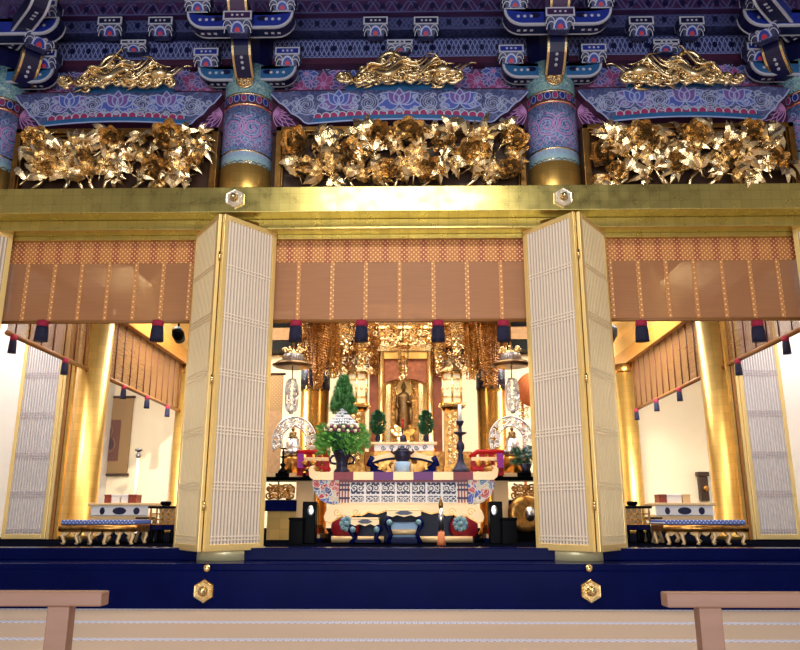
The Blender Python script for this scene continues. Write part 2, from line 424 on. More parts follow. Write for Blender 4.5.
# ceilings and walls
struct(MB().box2((-9, -7, 10.4), (9, 11.6, 10.6)).build('ceiling', 'ceiling_wood'))
mb = MB()
for i in range(-8, 9): mb.box2((i - 0.08, 0, 10.22), (i + 0.08, 11, 10.4))
struct(mb.build('trim_%d' % tr, 'ceiling_wood')); tr += 1
struct(MB().box2((-8.2, -7, 0), (-8.0, 9.9, 10.4)).build('wall_hall_left', 'hall_plaster'))
struct(MB().box2((8.0, -7, 0), (8.2, 9.9, 10.4)).build('wall_hall_right', 'hall_plaster'))
struct(MB().box2((-9, 22.3, FL), (9, 22.5, 7.4)).build('wall_back', 'plaster_cream'))
struct(MB().box2((-9.0, 11.5, FL), (-8.8, 22.4, 7.4)).build('wall_left', 'plaster_white'))
struct(MB().box2((8.8, 11.5, FL), (9.0, 22.4, 7.4)).build('wall_right', 'plaster_white'))
struct(MB().box2((-9, 11.4, 7.3), (9, 22.5, 7.5)).build('ceiling_sanctuary', 'black_lacquer'))
# black and tan beams high across the back wall
for z0, z1, m_ in ((P(280, 350, 21.6).z, P(280, 340, 21.6).z, 'black_lacquer'), (P(280, 340, 21.7).z, P(280, 327, 21.7).z, 'tan_cloth'), (P(280, 327, 21.6).z, P(280, 318, 21.6).z, 'black_lacquer')):
    struct(MB().box2((-5.9, 21.7, z0), (5.9, 22.3, z1)).build('trim_%d' % tr, m_)); tr += 1
struct(MB().box2((-9, 22.1, FL), (9, 22.3, FL + 0.12)).build('baseboard_back', 'black_lacquer'))
# wall above the gold beam
struct(MB().box2((-9, 11.56, 5.55), (9, 11.7, 10.4)).build('wall_front', 'paint_wall'))

# ---------------- gold beam, three receding courses
zb0, zb1 = 5.556, 5.965
struct(MB().box2((-9, 10.45, zb0), (9, 10.98, zb1)).build('trim_%d' % tr, 'leaf_beam', bevel=0.01)); tr += 1
struct(MB().box2((-9, 10.74, 5.395), (9, 11.2, zb0)).build('trim_%d' % tr, 'leaf_beam', bevel=0.01)); tr += 1
struct(MB().box2((-9, 10.98, 5.325), (9, 11.07, 5.395)).build('trim_%d' % tr, 'leaf_beam', bevel=0.006)); tr += 1

# ---------------- columns
def column_front(x, label):
    r = 0.40; root = thing('painted_column', label, 'column', (x, YC, 0.54), 'painted columns across the front of the sanctuary')
    # gilded foot & shaft
    MB().lathe([(r, 0.54), (r, 5.5)], (x, YC, 0), 36, 0).build('shaft', ['leaf_column'], root)
    MB().lathe([(r + 0.012, 0.54), (r + 0.012, 0.66), (r + 0.002, 0.69)], (x, YC, 0), 40).build('foot_sleeve', ['foot_gold'], root)
    zc = P(246, 163, 10.6).z
    MB().lathe([(r, 5.9), (r + 0.012, 5.94), (r + 0.012, zc), (r, zc + 0.01)], (x, YC, 0), 40, 0).build('gold_collar', ['leaf_column'], root)
    mb = MB()
    Z = lambda py: P(246, py, 10.6).z
    cuts = [(163, 150, 1), (150, 105, 0), (105, 102, 3), (102, 94, 2), (94, 92, 3), (92, 62, 4)]
    for p0, p1, mi in cuts:
        mb.lathe([(r, Z(p0)), (r, Z(p1))], (x, YC, 0), 40, mi)
    def cyl(u, v): a = u / r - PI / 2; return Vector((x + (r + 0.004) * math.cos(a), YC + (r + 0.004) * math.sin(a), v))
    for k in range(-6, 7):                                    # scallops on the pale band
        mb.ribbon(circle(k * 0.1, Z(150.5), 0.05, -0.11, 10, 0, PI), 0.012, cyl, 5)
        mb.ribbon(spiral(k * 0.1, Z(153), 0.03, 1, 1, 0, 10), 0.012, cyl, 5)
        mb.ribbon(circle(k * 0.1, Z(163) - 0.005, 0.05, 0.05, 8, 0, PI), 0.014, cyl, 7)
    for side in (-1, 1, 3, -3):
        sx = side * 0.2 if abs(side) == 1 else side * 0.19
        cz = (Z(112) + Z(148)) / 2 + 0.05
        sg = 1 if side in (1, -3) else -1
        mb.ribbon(spiral(sx * 0.75, cz, 0.21, 2.0, sg, PI / 2, 40), 0.022, cyl, 6)
        mb.ribbon(spiral(sx * 0.75, cz, 0.17, 1.7, sg, PI / 2, 32), 0.012, cyl, 5)
        for q in range(9):
            a = PI * 2 * q / 9
            mb.ribbon(petal2(sx * 0.75 + 0.2 * math.cos(a), cz + 0.2 * math.sin(a), a + 0.9 * sg, 0.1, 0.03), 0.009, cyl, 5)
    for k in range(-5, 6):
        for j, zz in ((0, Z(146)), (1, Z(142))):
            mb.ribbon(circle(k * 0.11 + j * 0.055, zz, 0.055, 0.06, 8, 0, PI), 0.012, cyl, 5 if (k + j) % 2 else 6)
        mb.patch(circle(k * 0.12, Z(98), 0.035, 0.05, 12), cyl, 8 if k % 2 else 9)
        mb.ribbon(circle(k * 0.12, Z(98), 0.045, 0.065, 12), 0.01, cyl, 5)
    for zz in (150, 103.5, 93): mb.lathe([(r + 0.006, Z(zz) - 0.014), (r + 0.006, Z(zz) + 0.014)], (x, YC, 0), 40, 7)
    mb.build('painted_shaft', ['paint_column', 'pale_blue_paint', 'shaded_purple', 'red_paint', 'paint_teal', 'line_paint', 'pink_line', 'carved_gold', 'blue_paint', 'scallop_paint'], root)
    # stripes of the timber above
    MB().lathe([(0.36, Z(62)), (0.36, Z(20))], (x, YC + 0.02, 0), 12, 0, smooth=False).build('column_head', ['navy_paint'], root)
    # gold roundel
    mb = MB(); zc = Z(81); yy = YC - r - 0.005
    mb.lathe([(0.001, 0), (0.13, 0), (0.145, 0.02), (0.13, 0.035), (0.11, 0.02), (0.001, 0.02)], (0, 0, 0), 24, 0)
    for q in range(9):
        a = q * 2 * PI / 9
        mb.tube([Vector((px, py_, 0.03)) for px, py_ in spiral(0.065 * math.cos(a), 0.065 * math.sin(a), 0.04, 1.2, 1, a, 9)], 0.010, 5)
    mb.ball((0, 0, 0.02), 0.03)
    mb.xf(Matrix.Translation((x, yy, zc)) @ Matrix.Rotation(PI / 2, 4, 'X'))
    mb.build('roundel', ['carved_gold'], root)
    return root
column_front(-COLX, 'painted column with a gold foot, its gold roundel between left and centre peony panels')
column_front(COLX, 'painted column with a gold foot, its gold roundel between centre and right peony panels')
column_front(-FSX, 'painted column at the far left edge beside the left peony panel')
column_front(FSX, 'painted column at the far right edge beside the right peony panel')

def column_gold(name, x, y, r, z1, label, group, band=None, lm='leaf_column'):
    root = thing(name, label, 'column', (x, y, FL), group)
    MB().lathe([(r + 0.05, FL), (r + 0.05, FL + 0.1), (r, FL + 0.16), (r, z1)], (x, y, 0), 40).build('shaft', [lm], root)
    mb = MB().lathe([(r + 0.015, z1 - 0.25), (r + 0.02, z1 - 0.2), (r + 0.02, z1), (r, z1)], (x, y, 0), 40)
    mb.build('capital', ['antique_gold'], root)
    if band:
        z0, z2 = band
        mb = MB().lathe([(r + 0.01, z0), (r + 0.015, z0 + 0.03), (r + 0.015, z2), (r, z2)], (x, y, 0), 40, 0)
        f = lambda u, v: Vector((x + (r + 0.02) * math.cos(u - PI / 2), y + (r + 0.02) * math.sin(u - PI / 2), v))
        for k in range(-5, 6): mb.ribbon(spiral(k * 0.35, (z0 + z2) / 2 - 0.05, 0.12, 1.4, 1 if k % 2 else -1, 0, 14), 0.03, f, 1)
        for k in range(-5, 6): mb.patch(circle(k * 0.35, z0, 0.17, 0.12, 8, PI, 2 * PI), f, 0)
        mb.build('painted_band', ['bronze_dark', 'pale_blue_paint'], root)
    return root
ic = 'gold columns in the side bays'
column_gold('gold_column', -SIDEX, 15.1, 0.325, 5.345, 'thick gold column in the left bay behind the low bench', ic)
column_gold('gold_column', SIDEX, 15.1, 0.325, 5.345, 'thick gold column in the right bay behind the low bench', ic)
column_gold('gold_column', -6.3, 21.2, 0.27, 5.345, 'slender gold column by the back wall of the left bay, behind the lattice door', ic)
column_gold('gold_column', 6.25, 21.2, 0.27, 5.345, 'slender gold column by the back wall of the right bay, behind the lattice door', ic)
bz = (P(315, 386, 17).z, P(315, 364, 17).z)
column_gold('altar_column', -2.04, 17.0, 0.32, 6.6, 'gold altar column with dark painted band, behind the tall flower arrangement', 'gold columns flanking the altar', bz, 'leaf_altar')
column_gold('altar_column', 1.98, 17.0, 0.32, 6.6, 'gold altar column with dark painted band, behind the dark candlestick', 'gold columns flanking the altar', bz, 'leaf_altar')

# ================================================================== UPPER ZONE
BX = COLX - 0.40
bays = [(-FSX + 0.40, -COLX - 0.40, 'left'), (-BX, BX, 'centre'), (COLX + 0.40, FSX - 0.40, 'right')]
PZ = lambda py, Y: P(400, py, Y).z
def lotus(mb, f, cx, cy, s, cols, ln):
    for k, a in enumerate((-0.15, 0.5, PI - 0.5, PI + 0.15)):
        p = petal2(cx, cy, a, 0.24 * s, 0.075 * s); mb.patch(p, f, cols[0]); mb.ribbon(p, 0.012 * s + 0.003, f, ln)
    for a in (0.9, PI - 0.9, PI / 2):
        p = petal2(cx, cy - 0.02 * s, a, 0.2 * s, 0.06 * s); mb.patch(p, lambda u, v: f(u, v) + Vector((0, -0.002, 0)), cols[1]); mb.ribbon(p, 0.012 * s + 0.003, lambda u, v: f(u, v) + Vector((0, -0.003, 0)), ln)
    mb.ribbon(spiral(cx - 0.22 * s, cy + 0.06 * s, 0.07 * s, 1.3, 1, -PI / 2), 0.012, f, ln)
    mb.ribbon(spiral(cx + 0.22 * s, cy + 0.06 * s, 0.07 * s, 1.3, -1, -PI / 2), 0.012, f, ln)
def rosette(mb, f, cx, cy, s, ci, ln, n=8):
    for k in range(n):
        a = 2 * PI * k / n; p = petal2(cx + 0.03 * s * math.cos(a), cy + 0.03 * s * math.sin(a), a, 0.2 * s, 0.055 * s)
        mb.patch(p, f, ci); mb.ribbon(p, 0.014, f, ln)
    mb.patch(circle(cx, cy, 0.05 * s, None, 10), lambda u, v: f(u, v) + Vector((0, -0.003, 0)), 9)
for x0, x1, nm in bays:
    L = x1 - x0; cx = (x0 + x1) / 2
    yF = 10.72
    zt, zb = PZ(90, yF), PZ(124, yF)
    # ---- rainbow beam, arched underside, tapering ends
    root = thing('painted_beam', 'blue arabesque painted arched beam above the %s peony panel' % nm, 'beam', (cx, yF, zb), 'painted arched beams over the peony panels')
    top = []; bot = []; N = 60
    for i in range(N + 1):
        t = i / N * 2 - 1; at = abs(t)
        b = zb + 0.075 * (1 - (at / 0.72) ** 2)
        if at > 0.72: b = zb + (zt - zb - 0.10) * ((at - 0.72) / 0.28) ** 1.1 + 0.035 * abs(math.sin((at - 0.72) / 0.28 * PI * 2.5))
        bot.append((cx + t * L / 2, min(b, zt - 0.05))); top.append((cx + t * L / 2, zt - (0.02 if at > 0.85 else 0)))
    mb = MB()
    for i in range(N):
        a, b, c, d = bot[i], bot[i + 1], top[i + 1], top[i]
        mb.add([(a[0], yF, a[1]), (b[0], yF, b[1]), (c[0], yF, c[1]), (d[0], yF, d[1])], [(0, 1, 2, 3)], 0)
        mb.add([(a[0], yF, a[1]), (b[0], yF, b[1]), (b[0], yF + 0.3, b[1]), (a[0], yF + 0.3, a[1])], [(0, 1, 2, 3)], 2)
        mb.add([(d[0], yF, d[1]), (c[0], yF, c[1]), (c[0], yF + 0.3, c[1]), (d[0], yF + 0.3, d[1])], [(0, 1, 2, 3)], 2)
    f = front(yF - 0.004); f2 = front(yF - 0.008)
    # outline, teal lip and scallop row
    mb.ribbon([(p[0], p[1] + 0.012) for p in bot], 0.022, f2, 1)
    mid = [p for p in bot if abs(p[0] - cx) < L / 2 * 0.70]
    mb.ribbon([(p[0], p[1] + 0.05) for p in mid], 0.085, f, 4)
    ns = int(L * 0.66 / 0.125)
    for k in range(ns):
        u = cx - L * 0.33 + (k + 0.5) * L * 0.66 / ns
        t = (u - cx) / (L / 2); v = zb + 0.075 * (1 - (t / 0.72) ** 2) + 0.095
        p = [(u - 0.06, v)] + circle(u, v + 0.03, -0.06, 0.055, 8, 0, PI) + [(u + 0.06, v)]
        mb.patch(p, f, 3); mb.ribbon(p, 0.014, f2, 6)
    for k in (-1, 0, 1):
        lotus(mb, f, cx + k * L * 0.235, (zt + zb) / 2 + 0.07, 1.35 + 0.1 * (k == 0), (8, 9) if k == 0 else (9 if k < 0 else 8, 8 if k < 0 else 9), 1)
    for sg in (-1, 1):
        for u, v, r, tn, a0 in ((0.118, 0.07, 0.15, 1.9, PI / 2), (0.118, -0.07, 0.09, 1.3, 0), (0.36, 0.04, 0.17, 2.1, PI), (0.33, -0.1, 0.06, 1.2, 0), (0.405, 0.08, 0.08, 1.5, PI / 2), (0.40, -0.04, 0.09, 1.5, PI / 2), (0.44, 0.09, 0.07, 1.4, PI), (0.30, 0.12, 0.05, 1.2, 0), (0.17, 0.13, 0.06, 1.3, PI), (0.06, 0.16, 0.05, 1.2, 0), (0.175, -0.02, 0.07, 1.5, 0), (0.06, -0.03, 0.06, 1.3, PI), (0.285, 0.03, 0.06, 1.4, PI), (0.13, 0.18, 0.05, 1.2, 0), (0.345, 0.16, 0.06, 1.3, 0), (0.24, -0.1, 0.05, 1.2, 0), (0.0, -0.08, 0.05, 1.2, 0)):
            mb.ribbon(spiral(cx + sg * u * L, (zt + zb) / 2 + v, r * 1.15, tn, sg, a0 if sg > 0 else PI - a0), 0.016, f, 1)
            mb.ribbon(spiral(cx + sg * u * L, (zt + zb) / 2 + v, r * 0.85, tn - 0.3, sg, a0 if sg > 0 else PI - a0), 0.008, f, 6)
    mb.build('beam_body', ['paint_beam', 'line_paint', 'maroon_paint', 'scallop_paint', 'teal_paint', 'navy_paint', 'white_paint', 'shaded_purple', 'petal_blue', 'petal_violet'], root)
    # ---- dark purple tie beam behind, with feather fans next to the columns
    zt2, zb2 = PZ(96, 10.95), PZ(133, 10.95)
    mb = MB().box2((x0 - 0.2, 10.9, zb2), (x1 + 0.2, 11.2, zt2 + 0.1), 0)
    ff = front(10.894)
    for sg, xe in ((1, x0 + 0.0), (-1, x1 - 0.0)):
        for k in range(7):
            a = (0.55 - k * 0.28) if sg > 0 else PI - (0.55 - k * 0.28)
            p = petal2(xe + sg * 0.02, (zt2 + zb2) / 2 + 0.02, a, 0.44, 0.055); mb.patch(p, ff, 1); mb.ribbon(p, 0.014, front(10.89), 2)
    mb.ribbon([(x0, zb2 + 0.03), (x1, zb2 + 0.03)], 0.02, ff, 3)
    struct(mb.build('trim_%d' % tr, ['maroon_paint', 'shaded_purple', 'pink_line', 'navy_paint'])); tr += 1
    struct(MB().box2((x0 - 0.2, 11.0, zb1 - 0.1), (x1 + 0.2, 11.2, zb2)).build('trim_%d' % tr, 'dark_wood')); tr += 1
    # ---- painted frieze wall with blossoms
    mb = MB(); yw = 11.14; z0, z1 = zt - 0.02, PZ(58, 11.0)
    mb.box2((x0 - 0.2, yw, z0), (x1 + 0.2, 11.2, z1 + 0.1), 0)
    fw = front(yw - 0.005); fw2 = front(yw - 0.009)
    rnd = random.Random(5)
    for sg in (-1, 1):
        for u, v, s, ci in ((0.19, 0.6, 1.0, 7), (0.25, 0.78, 0.85, 6), (0.31, 0.5, 1.2, 8), (0.24, 0.42, 0.9, 6), (0.38, 0.75, 1.05, 7), (0.40, 0.36, 1.0, 8), (0.32, 0.2, 0.8, 7), (0.46, 0.6, 0.9, 6), (0.36, 0.55, .7, 6), (0.28, .2, .7, 8), (0.445, .85, .7, 8), (.46, .2, .8, 7)):
            rosette(mb, fw, cx + sg * u * L, z0 + v * (z1 - z0), s * 0.85, ci, 2 if ci != 8 else 9)
        for k in range(9):
            mb.ribbon(spiral(cx + sg * rnd.uniform(0.22, 0.48) * L, z0 + rnd.uniform(0.05, 0.9) * (z1 - z0), rnd.uniform(0.06, 0.1), 1.4, sg, rnd.uniform(0, 6)), 0.014, fw2, 2)
        mb.patch(circle(cx + sg * L * 0.235, z0 + 0.12, 0.16, 0.09, 14), fw2, 4)
    struct(mb.build('trim_%d' % tr, ['paint_wall', 'navy_paint', 'line_paint', 'scallop_paint', 'blue_paint', 'red_paint', 'petal_violet', 'petal_blue', 'petal_pink', 'pink_line'])); tr += 1
    # ---- stacked patterned bands, each stepping out; eaves' shade painted into their colours
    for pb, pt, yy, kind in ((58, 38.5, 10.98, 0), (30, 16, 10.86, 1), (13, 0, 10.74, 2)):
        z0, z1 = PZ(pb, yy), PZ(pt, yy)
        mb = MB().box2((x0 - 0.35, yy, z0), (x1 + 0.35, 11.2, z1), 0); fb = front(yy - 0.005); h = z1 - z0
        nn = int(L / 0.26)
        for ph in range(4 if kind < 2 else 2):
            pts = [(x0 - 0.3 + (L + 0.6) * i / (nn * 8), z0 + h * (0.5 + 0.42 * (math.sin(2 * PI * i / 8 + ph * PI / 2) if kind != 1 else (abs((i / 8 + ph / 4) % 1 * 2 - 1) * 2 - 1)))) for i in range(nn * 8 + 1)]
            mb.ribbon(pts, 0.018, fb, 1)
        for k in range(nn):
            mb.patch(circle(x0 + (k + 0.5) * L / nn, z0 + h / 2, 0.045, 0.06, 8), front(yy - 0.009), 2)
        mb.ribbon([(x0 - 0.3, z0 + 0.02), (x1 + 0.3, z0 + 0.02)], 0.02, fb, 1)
        struct(mb.build('trim_%d' % tr, ['paint_band_shaded' if kind < 2 else 'shaded_purple', 'line_band' if kind == 0 else 'line_shaded', 'navy_paint'])); tr += 1
    # recessed dark red strips between the bands
    for pb, pt, yy in ((63, 57, 10.95), (38.5, 30, 11.12)):
        struct(MB().box2((x0 - 0.3, yy, PZ(pb, yy)), (x1 + 0.3, 11.2, PZ(pt, yy))).build('trim_%d' % tr, 'maroon_paint')); tr += 1

# ---------------- bearing blocks, arms, noses
def inset_poly(poly, d):
    n = len(poly); out = []
    area = sum(poly[i][0] * poly[(i + 1) % n][1] - poly[(i + 1) % n][0] * poly[i][1] for i in range(n))
    sg = 1 if area > 0 else -1
    for i in range(n):
        p0, p1, p2 = Vector(poly[i - 1]), Vector(poly[i]), Vector(poly[(i + 1) % n])
        e1 = (p1 - p0).normalized(); e2 = (p2 - p1).normalized()
        n1 = Vector((-e1.y, e1.x)) * sg; n2 = Vector((-e2.y, e2.x)) * sg
        b = (n1 + n2)
        if b.length < 1e-4: b = n1
        b.normalize(); k = d / max(0.35, b.dot(n1))
        out.append(tuple(p1 + b * k))
    return out
def bordered(mb, poly, y0, y1, bw, face, border, side):
    """a plate with its front face framed by a painted border, and edges with border lines"""
    n = len(poly); ins = inset_poly(poly, bw); f = front(y0)
    vo = [f(*p) for p in poly]; vi = [f(*p) for p in ins]
    mb.add(vo + vi, [(i, (i + 1) % n, (i + 1) % n + n, i + n) for i in range(n)], border)
    mb.add(vi, [list(range(n))], face)
    bk = front(y1); mb.add([bk(*p) for p in poly], [list(range(n - 1, -1, -1))], side)
    ys = [y0, y0 + bw, y1 - bw, y1]
    for i in range(n):
        a, b = poly[i], poly[(i + 1) % n]
        for k in range(3):
            q = [(a[0], ys[k], a[1]), (b[0], ys[k], b[1]), (b[0], ys[k + 1], b[1]), (a[0], ys[k + 1], a[1])]
            mb.add(q, [(0, 1, 2, 3)], side if k == 1 else border)
def dots(mb, cx, cz, y, n, d, r, mi, vertical=False):
    for k in range(n):
        o = (k - (n - 1) / 2) * d
        c = (cx, cz + o) if vertical else (cx + o, cz)
        mb.patch(circle(c[0], c[1], r, None, 8), front(y - 0.004), mi)
def arm_poly(L, h):
    p = [(-L, h)]
    R = min(h * 0.95, L * 0.4)
    for i in range(7): a = PI + i / 6 * PI / 2; p.append((-L + R + R * math.cos(a), R * 0.97 + R * math.sin(a) * 0.97))
    for i in range(7): a = 1.5 * PI + i / 6 * PI / 2; p.append((L - R + R * math.cos(a), R * 0.97 + R * math.sin(a) * 0.97))
    p += [(L, h), (L * 0.62, h), (L * 0.58, h * 0.86), (-L * 0.58, h * 0.86), (-L * 0.62, h)]
    return p
BM = ['blue_paint', 'white_paint', 'navy_paint', 'teal_paint', 'shaded_purple', 'red_paint', 'brass', 'paint_band_shaded', 'line_paint']
def arm(name, L, h, t, face, loc, parent, rz=0.0):
    mb = MB(); bordered(mb, arm_poly(L, h), -t / 2, t / 2, 0.035, face, 1, 2)
    for sg in (-1, 1):
        dots(mb, sg * L * 0.62, h * 0.5, -t / 2, 3, 0.10, 0.026, 1)
        mb.patch(circle(sg * L * 0.42, h * 0.55, L * 0.1, h * 0.16, 10), front(-t / 2 - 0.002), 2)
        for k in range(3): mb.patch([(sg * L * 0.6 + (k - 1) * 0.1 - 0.025, -0.025), (sg * L * 0.6 + (k - 1) * 0.1 + 0.025, -0.025), (sg * L * 0.6 + (k - 1) * 0.1 + 0.025, 0.025), (sg * L * 0.6 + (k - 1) * 0.1 - 0.025, 0.025)], lambda u, v: Vector((u, v, 0.004 - 0.01)), 1)
    o = mb.build(name, BM, parent, world=False); o.location = loc; o.rotation_euler = (0, 0, rz); return o
def block(name, w, h, loc, parent, face=0, rz=0.0):
    """bearing block: square head with a flared, arch-painted underside"""
    mb = MB(); w2 = w * 0.62; hd = h * 0.45
    bordered(mb, [(-w, h - hd), (w, h - hd), (w, h), (-w, h)], -w, w * 0.2, 0.024, face, 1, 2)
    dots(mb, 0, h - hd / 2, -w, 3, w * 0.35, 0.02, 1)
    v = [(-w2, -w2, 0), (w2, -w2, 0), (w2, 0, 0), (-w2, 0, 0)]; t_ = [(-w * .96, -w * .96, h - hd), (w * .96, -w * .96, h - hd), (w * .96, w * .18, h - hd), (-w * .96, w * .18, h - hd)]
    mb.add(v + t_, [(0, 1, 5, 4), (1, 2, 6, 5), (2, 3, 7, 6), (3, 0, 4, 7), (3, 2, 1, 0)], 7)
    sl = (w * .96 - w2) / (h - hd)
    fr = lambda u, z: Vector((u, -w2 - sl * z - 0.006, z)); fr2 = lambda u, z: fr(u, z) + Vector((0, -0.004, 0))
    mb.patch(circle(0, 0.01, w2 * 0.8, (h - hd) * 0.85, 12, 0, PI), fr, 8)
    mb.patch(circle(0, 0.01, w2 * 0.62, (h - hd) * 0.68, 12, 0, PI), fr2, 0)
    mb.patch(circle(0, 0.01, w2 * 0.32, (h - hd) * 0.36, 12, 0, PI), lambda u, z: fr2(u, z) + Vector((0, -0.004, 0)), 5)
    for sg in (-1, 1):
        mb.ribbon(circle(sg * w2, 0.0, w2 * 0.5, (h - hd) * 0.6, 8, 0, PI), 0.012, fr, 1)
        mb.ribbon(circle(sg * w2 * 1.1, (h - hd) * 0.4, w2 * 0.5, (h - hd) * 0.55, 8, 0, PI), 0.012, fr, 1)
    o = mb.build(name, BM, parent, world=False); o.location = loc; o.rotation_euler = (0, 0, rz); return o
def nose(name, pts, w, t, parent, rz=0.0, face=2, rim=6, dot=True, loc=(0, 0, 0)):
    """curved bracket rising outward; pts in (out, z)"""
    mb = MB(); n = len(pts); secs = []
    for i in range(n):
        a, b = pts[max(0, i - 1)], pts[min(n - 1, i + 1)]
        d = Vector((b[0] - a[0], b[1] - a[1])).normalized(); nn = Vector((d.y, -d.x))   # outward/under side
        if nn.x < 0: nn = -nn
        secs.append((Vector(pts[i]), nn))
    b = 0.035
    for i in range(n - 1):
        for (p, q, mi) in ((-w, -w + b, rim), (-w + b, w - b, face), (w - b, w, rim)):
            (c0, n0), (c1, n1) = secs[i], secs[i + 1]
            o0, o1 = c0 + n0 * t, c1 + n1 * t
            mb.add([(p, -o0.x, o0.y), (q, -o0.x, o0.y), (q, -o1.x, o1.y), (p, -o1.x, o1.y)], [(0, 1, 2, 3)], mi)
        (c0, n0), (c1, n1) = secs[i], secs[i + 1]
        for s_ in (-w, w):
            for k0, k1, mi in ((-t, -t * 0.2, rim), (-t * 0.2, t * 0.4, face), (t * 0.4, t, rim)):
                A, B, D, E = c0 + n0 * k0, c1 + n1 * k0, c1 + n1 * k1, c0 + n0 * k1
                mb.add([(s_, -A.x, A.y), (s_, -B.x, B.y), (s_, -D.x, D.y), (s_, -E.x, E.y)], [(0, 1, 2, 3)], mi)
        A, B = c0 - n0 * t, c1 - n1 * t
        mb.add([(-w, -A.x, A.y), (w, -A.x, A.y), (w, -B.x, B.y), (-w, -B.x, B.y)], [(0, 1, 2, 3)], face)
    for i in (0, n - 1):
        c, nn = secs[i]; A, B = c - nn * t, c + nn * t
        mb.add([(-w, -A.x, A.y), (w, -A.x, A.y), (w, -B.x, B.y), (-w, -B.x, B.y)], [(0, 1, 2, 3)], rim)
    if dot:
        for k in (0.22, 0.34, 0.46):
            i = k * (n - 1); j = int(i); fr_ = i - j
            c = secs[j][0].lerp(secs[j + 1][0], fr_) + secs[j][1] * (t + 0.006)
            mb.ball((0, -c.x, c.y), 0.027, 1, 8, 5)
    o = mb.build(name, BM, parent, world=False); o.rotation_euler = (0, 0, rz); o.location = loc; return o
def nose_pts(o0, z0, o1, z1, bulge, n=9):
    out = []
    for i in range(n):
        t = i / (n - 1); out.append((lerp(o0, o1, t) + bulge * math.sin(PI * t), lerp(z0, z1, t)))
    return out
Z = PZ
def bracket(x, label, corner=0):
    root = thing('bracket_complex', label, 'bracket', (x, YC, Z(82, 10.7)), 'bracket complexes over the columns')
    z0 = root.location.z
    R = lambda Y, z: (0, Y - YC, z - z0)
    # lower teal arm along the wall and its two blocks
    sides = (-1, 1)
    arm('bracket_arm', 0.80, Z(64, 10.68) - Z(79, 10.68), 0.22, 3, (0, -0.22, Z(79, 10.68) - z0), root)
    for sg in sides:
        block('bearing_block', 0.2, Z(46.5, 10.6) - Z(63, 10.6), (sg * 0.66, -0.22, Z(63, 10.6) - z0), root)
    yo = 10.12                                             # outer plane
    rz = {0: 0.0, -1: PI / 4, 1: -PI / 4}[corner]
    # nose rising from the column, block at its tip, long arm on top
    pts = nose_pts(0.42, Z(72, 10.5) - z0, 0.76, Z(36, 10.15) - z0 + 0.02, 0.10)
    nose('bracket_nose', pts, 0.15, 0.06, root, rz)
    if corner: tip = Vector((0.9 * math.sin(rz), -0.9 * math.cos(rz), 0)); tip = Vector((tip.x, tip.y, 0))
    else: tip = Vector((0, yo - YC, 0))
    # Rz(rz) applied to (0,-d)
    d = 0.9; tip = Vector((d * math.sin(rz), -d * math.cos(rz), 0))
    block('bearing_block', 0.22, Z(16, 10.05) - Z(35, 10.05), tip + Vector((0, 0, Z(35, 10.05) - z0)), root, 4, rz)
    zu = Z(27, 10.05) - z0
    if corner == 0:
        arm('bracket_arm', 0.83, Z(10, 10.05) - Z(27, 10.05), 0.26, 0, (0, tip.y + 0.06, zu), root)
        for sg in (-1, 1): block('bearing_block', 0.2, 0.26, (sg * 0.66, tip.y + 0.06, Z(10, 10.05) - z0), root)
    else:
        arm('bracket_arm', 0.83, Z(10, 10.05) - Z(27, 10.05), 0.26, 0, (-corner * 0.25, -0.75, zu), root)
        arm('bracket_arm', 0.83, Z(10, 10.05) - Z(27, 10.05), 0.26, 0, (-corner * 0.55, -0.9, zu + 0.05), root, -corner * PI / 4 + PI / 2)
        block('bearing_block', 0.2, 0.26, (-corner * 0.85, -0.75, Z(10, 10.05) - z0), root)
    # upper nose
    pts = nose_pts(0.95, Z(20, 10.05) - z0, 1.25, Z(20, 10.05) - z0 + 0.6, 0.1)
    nose('bracket_nose', pts, 0.15, 0.06, root, rz, face=4, dot=False)
    return root
bracket(-COLX, 'blue bracket complex over the column between left and centre bays')
bracket(COLX, 'blue bracket complex over the column between centre and right bays')
bracket(-6.42, 'diagonal blue bracket complex in the top left corner', -1)
bracket(6.42, 'diagonal blue bracket complex in the top right corner', 1)

def blk_thing(x, Y, z0, w, h, label):
    root = thing('bearing_block', label, 'bearing block', (x, Y, z0), 'small bearing blocks on the painted bands')
    block('block_body', w, h, (0, 0, 0), root, 2)
for (cxp, nm) in ((138, 'left'), (401, 'centre'), (664, 'right')):
    for o, w_ in ((-25, 'left'), (25, 'right')):
        p = P(cxp + o, 41, 10.84)
        blk_thing(p.x, 10.84, p.z, 0.2, Z(25, 10.68) - Z(42, 10.68), 'upper small bearing block in the %s bay, %s of the pair' % (nm, w_))
    p = P(cxp - 1, 57, 10.95)
    blk_thing(p.x, 10.95, p.z, 0.21, Z(47, 10.7) - Z(57, 10.7) , 'single bearing block just above the gilt carving of the %s bay' % nm)

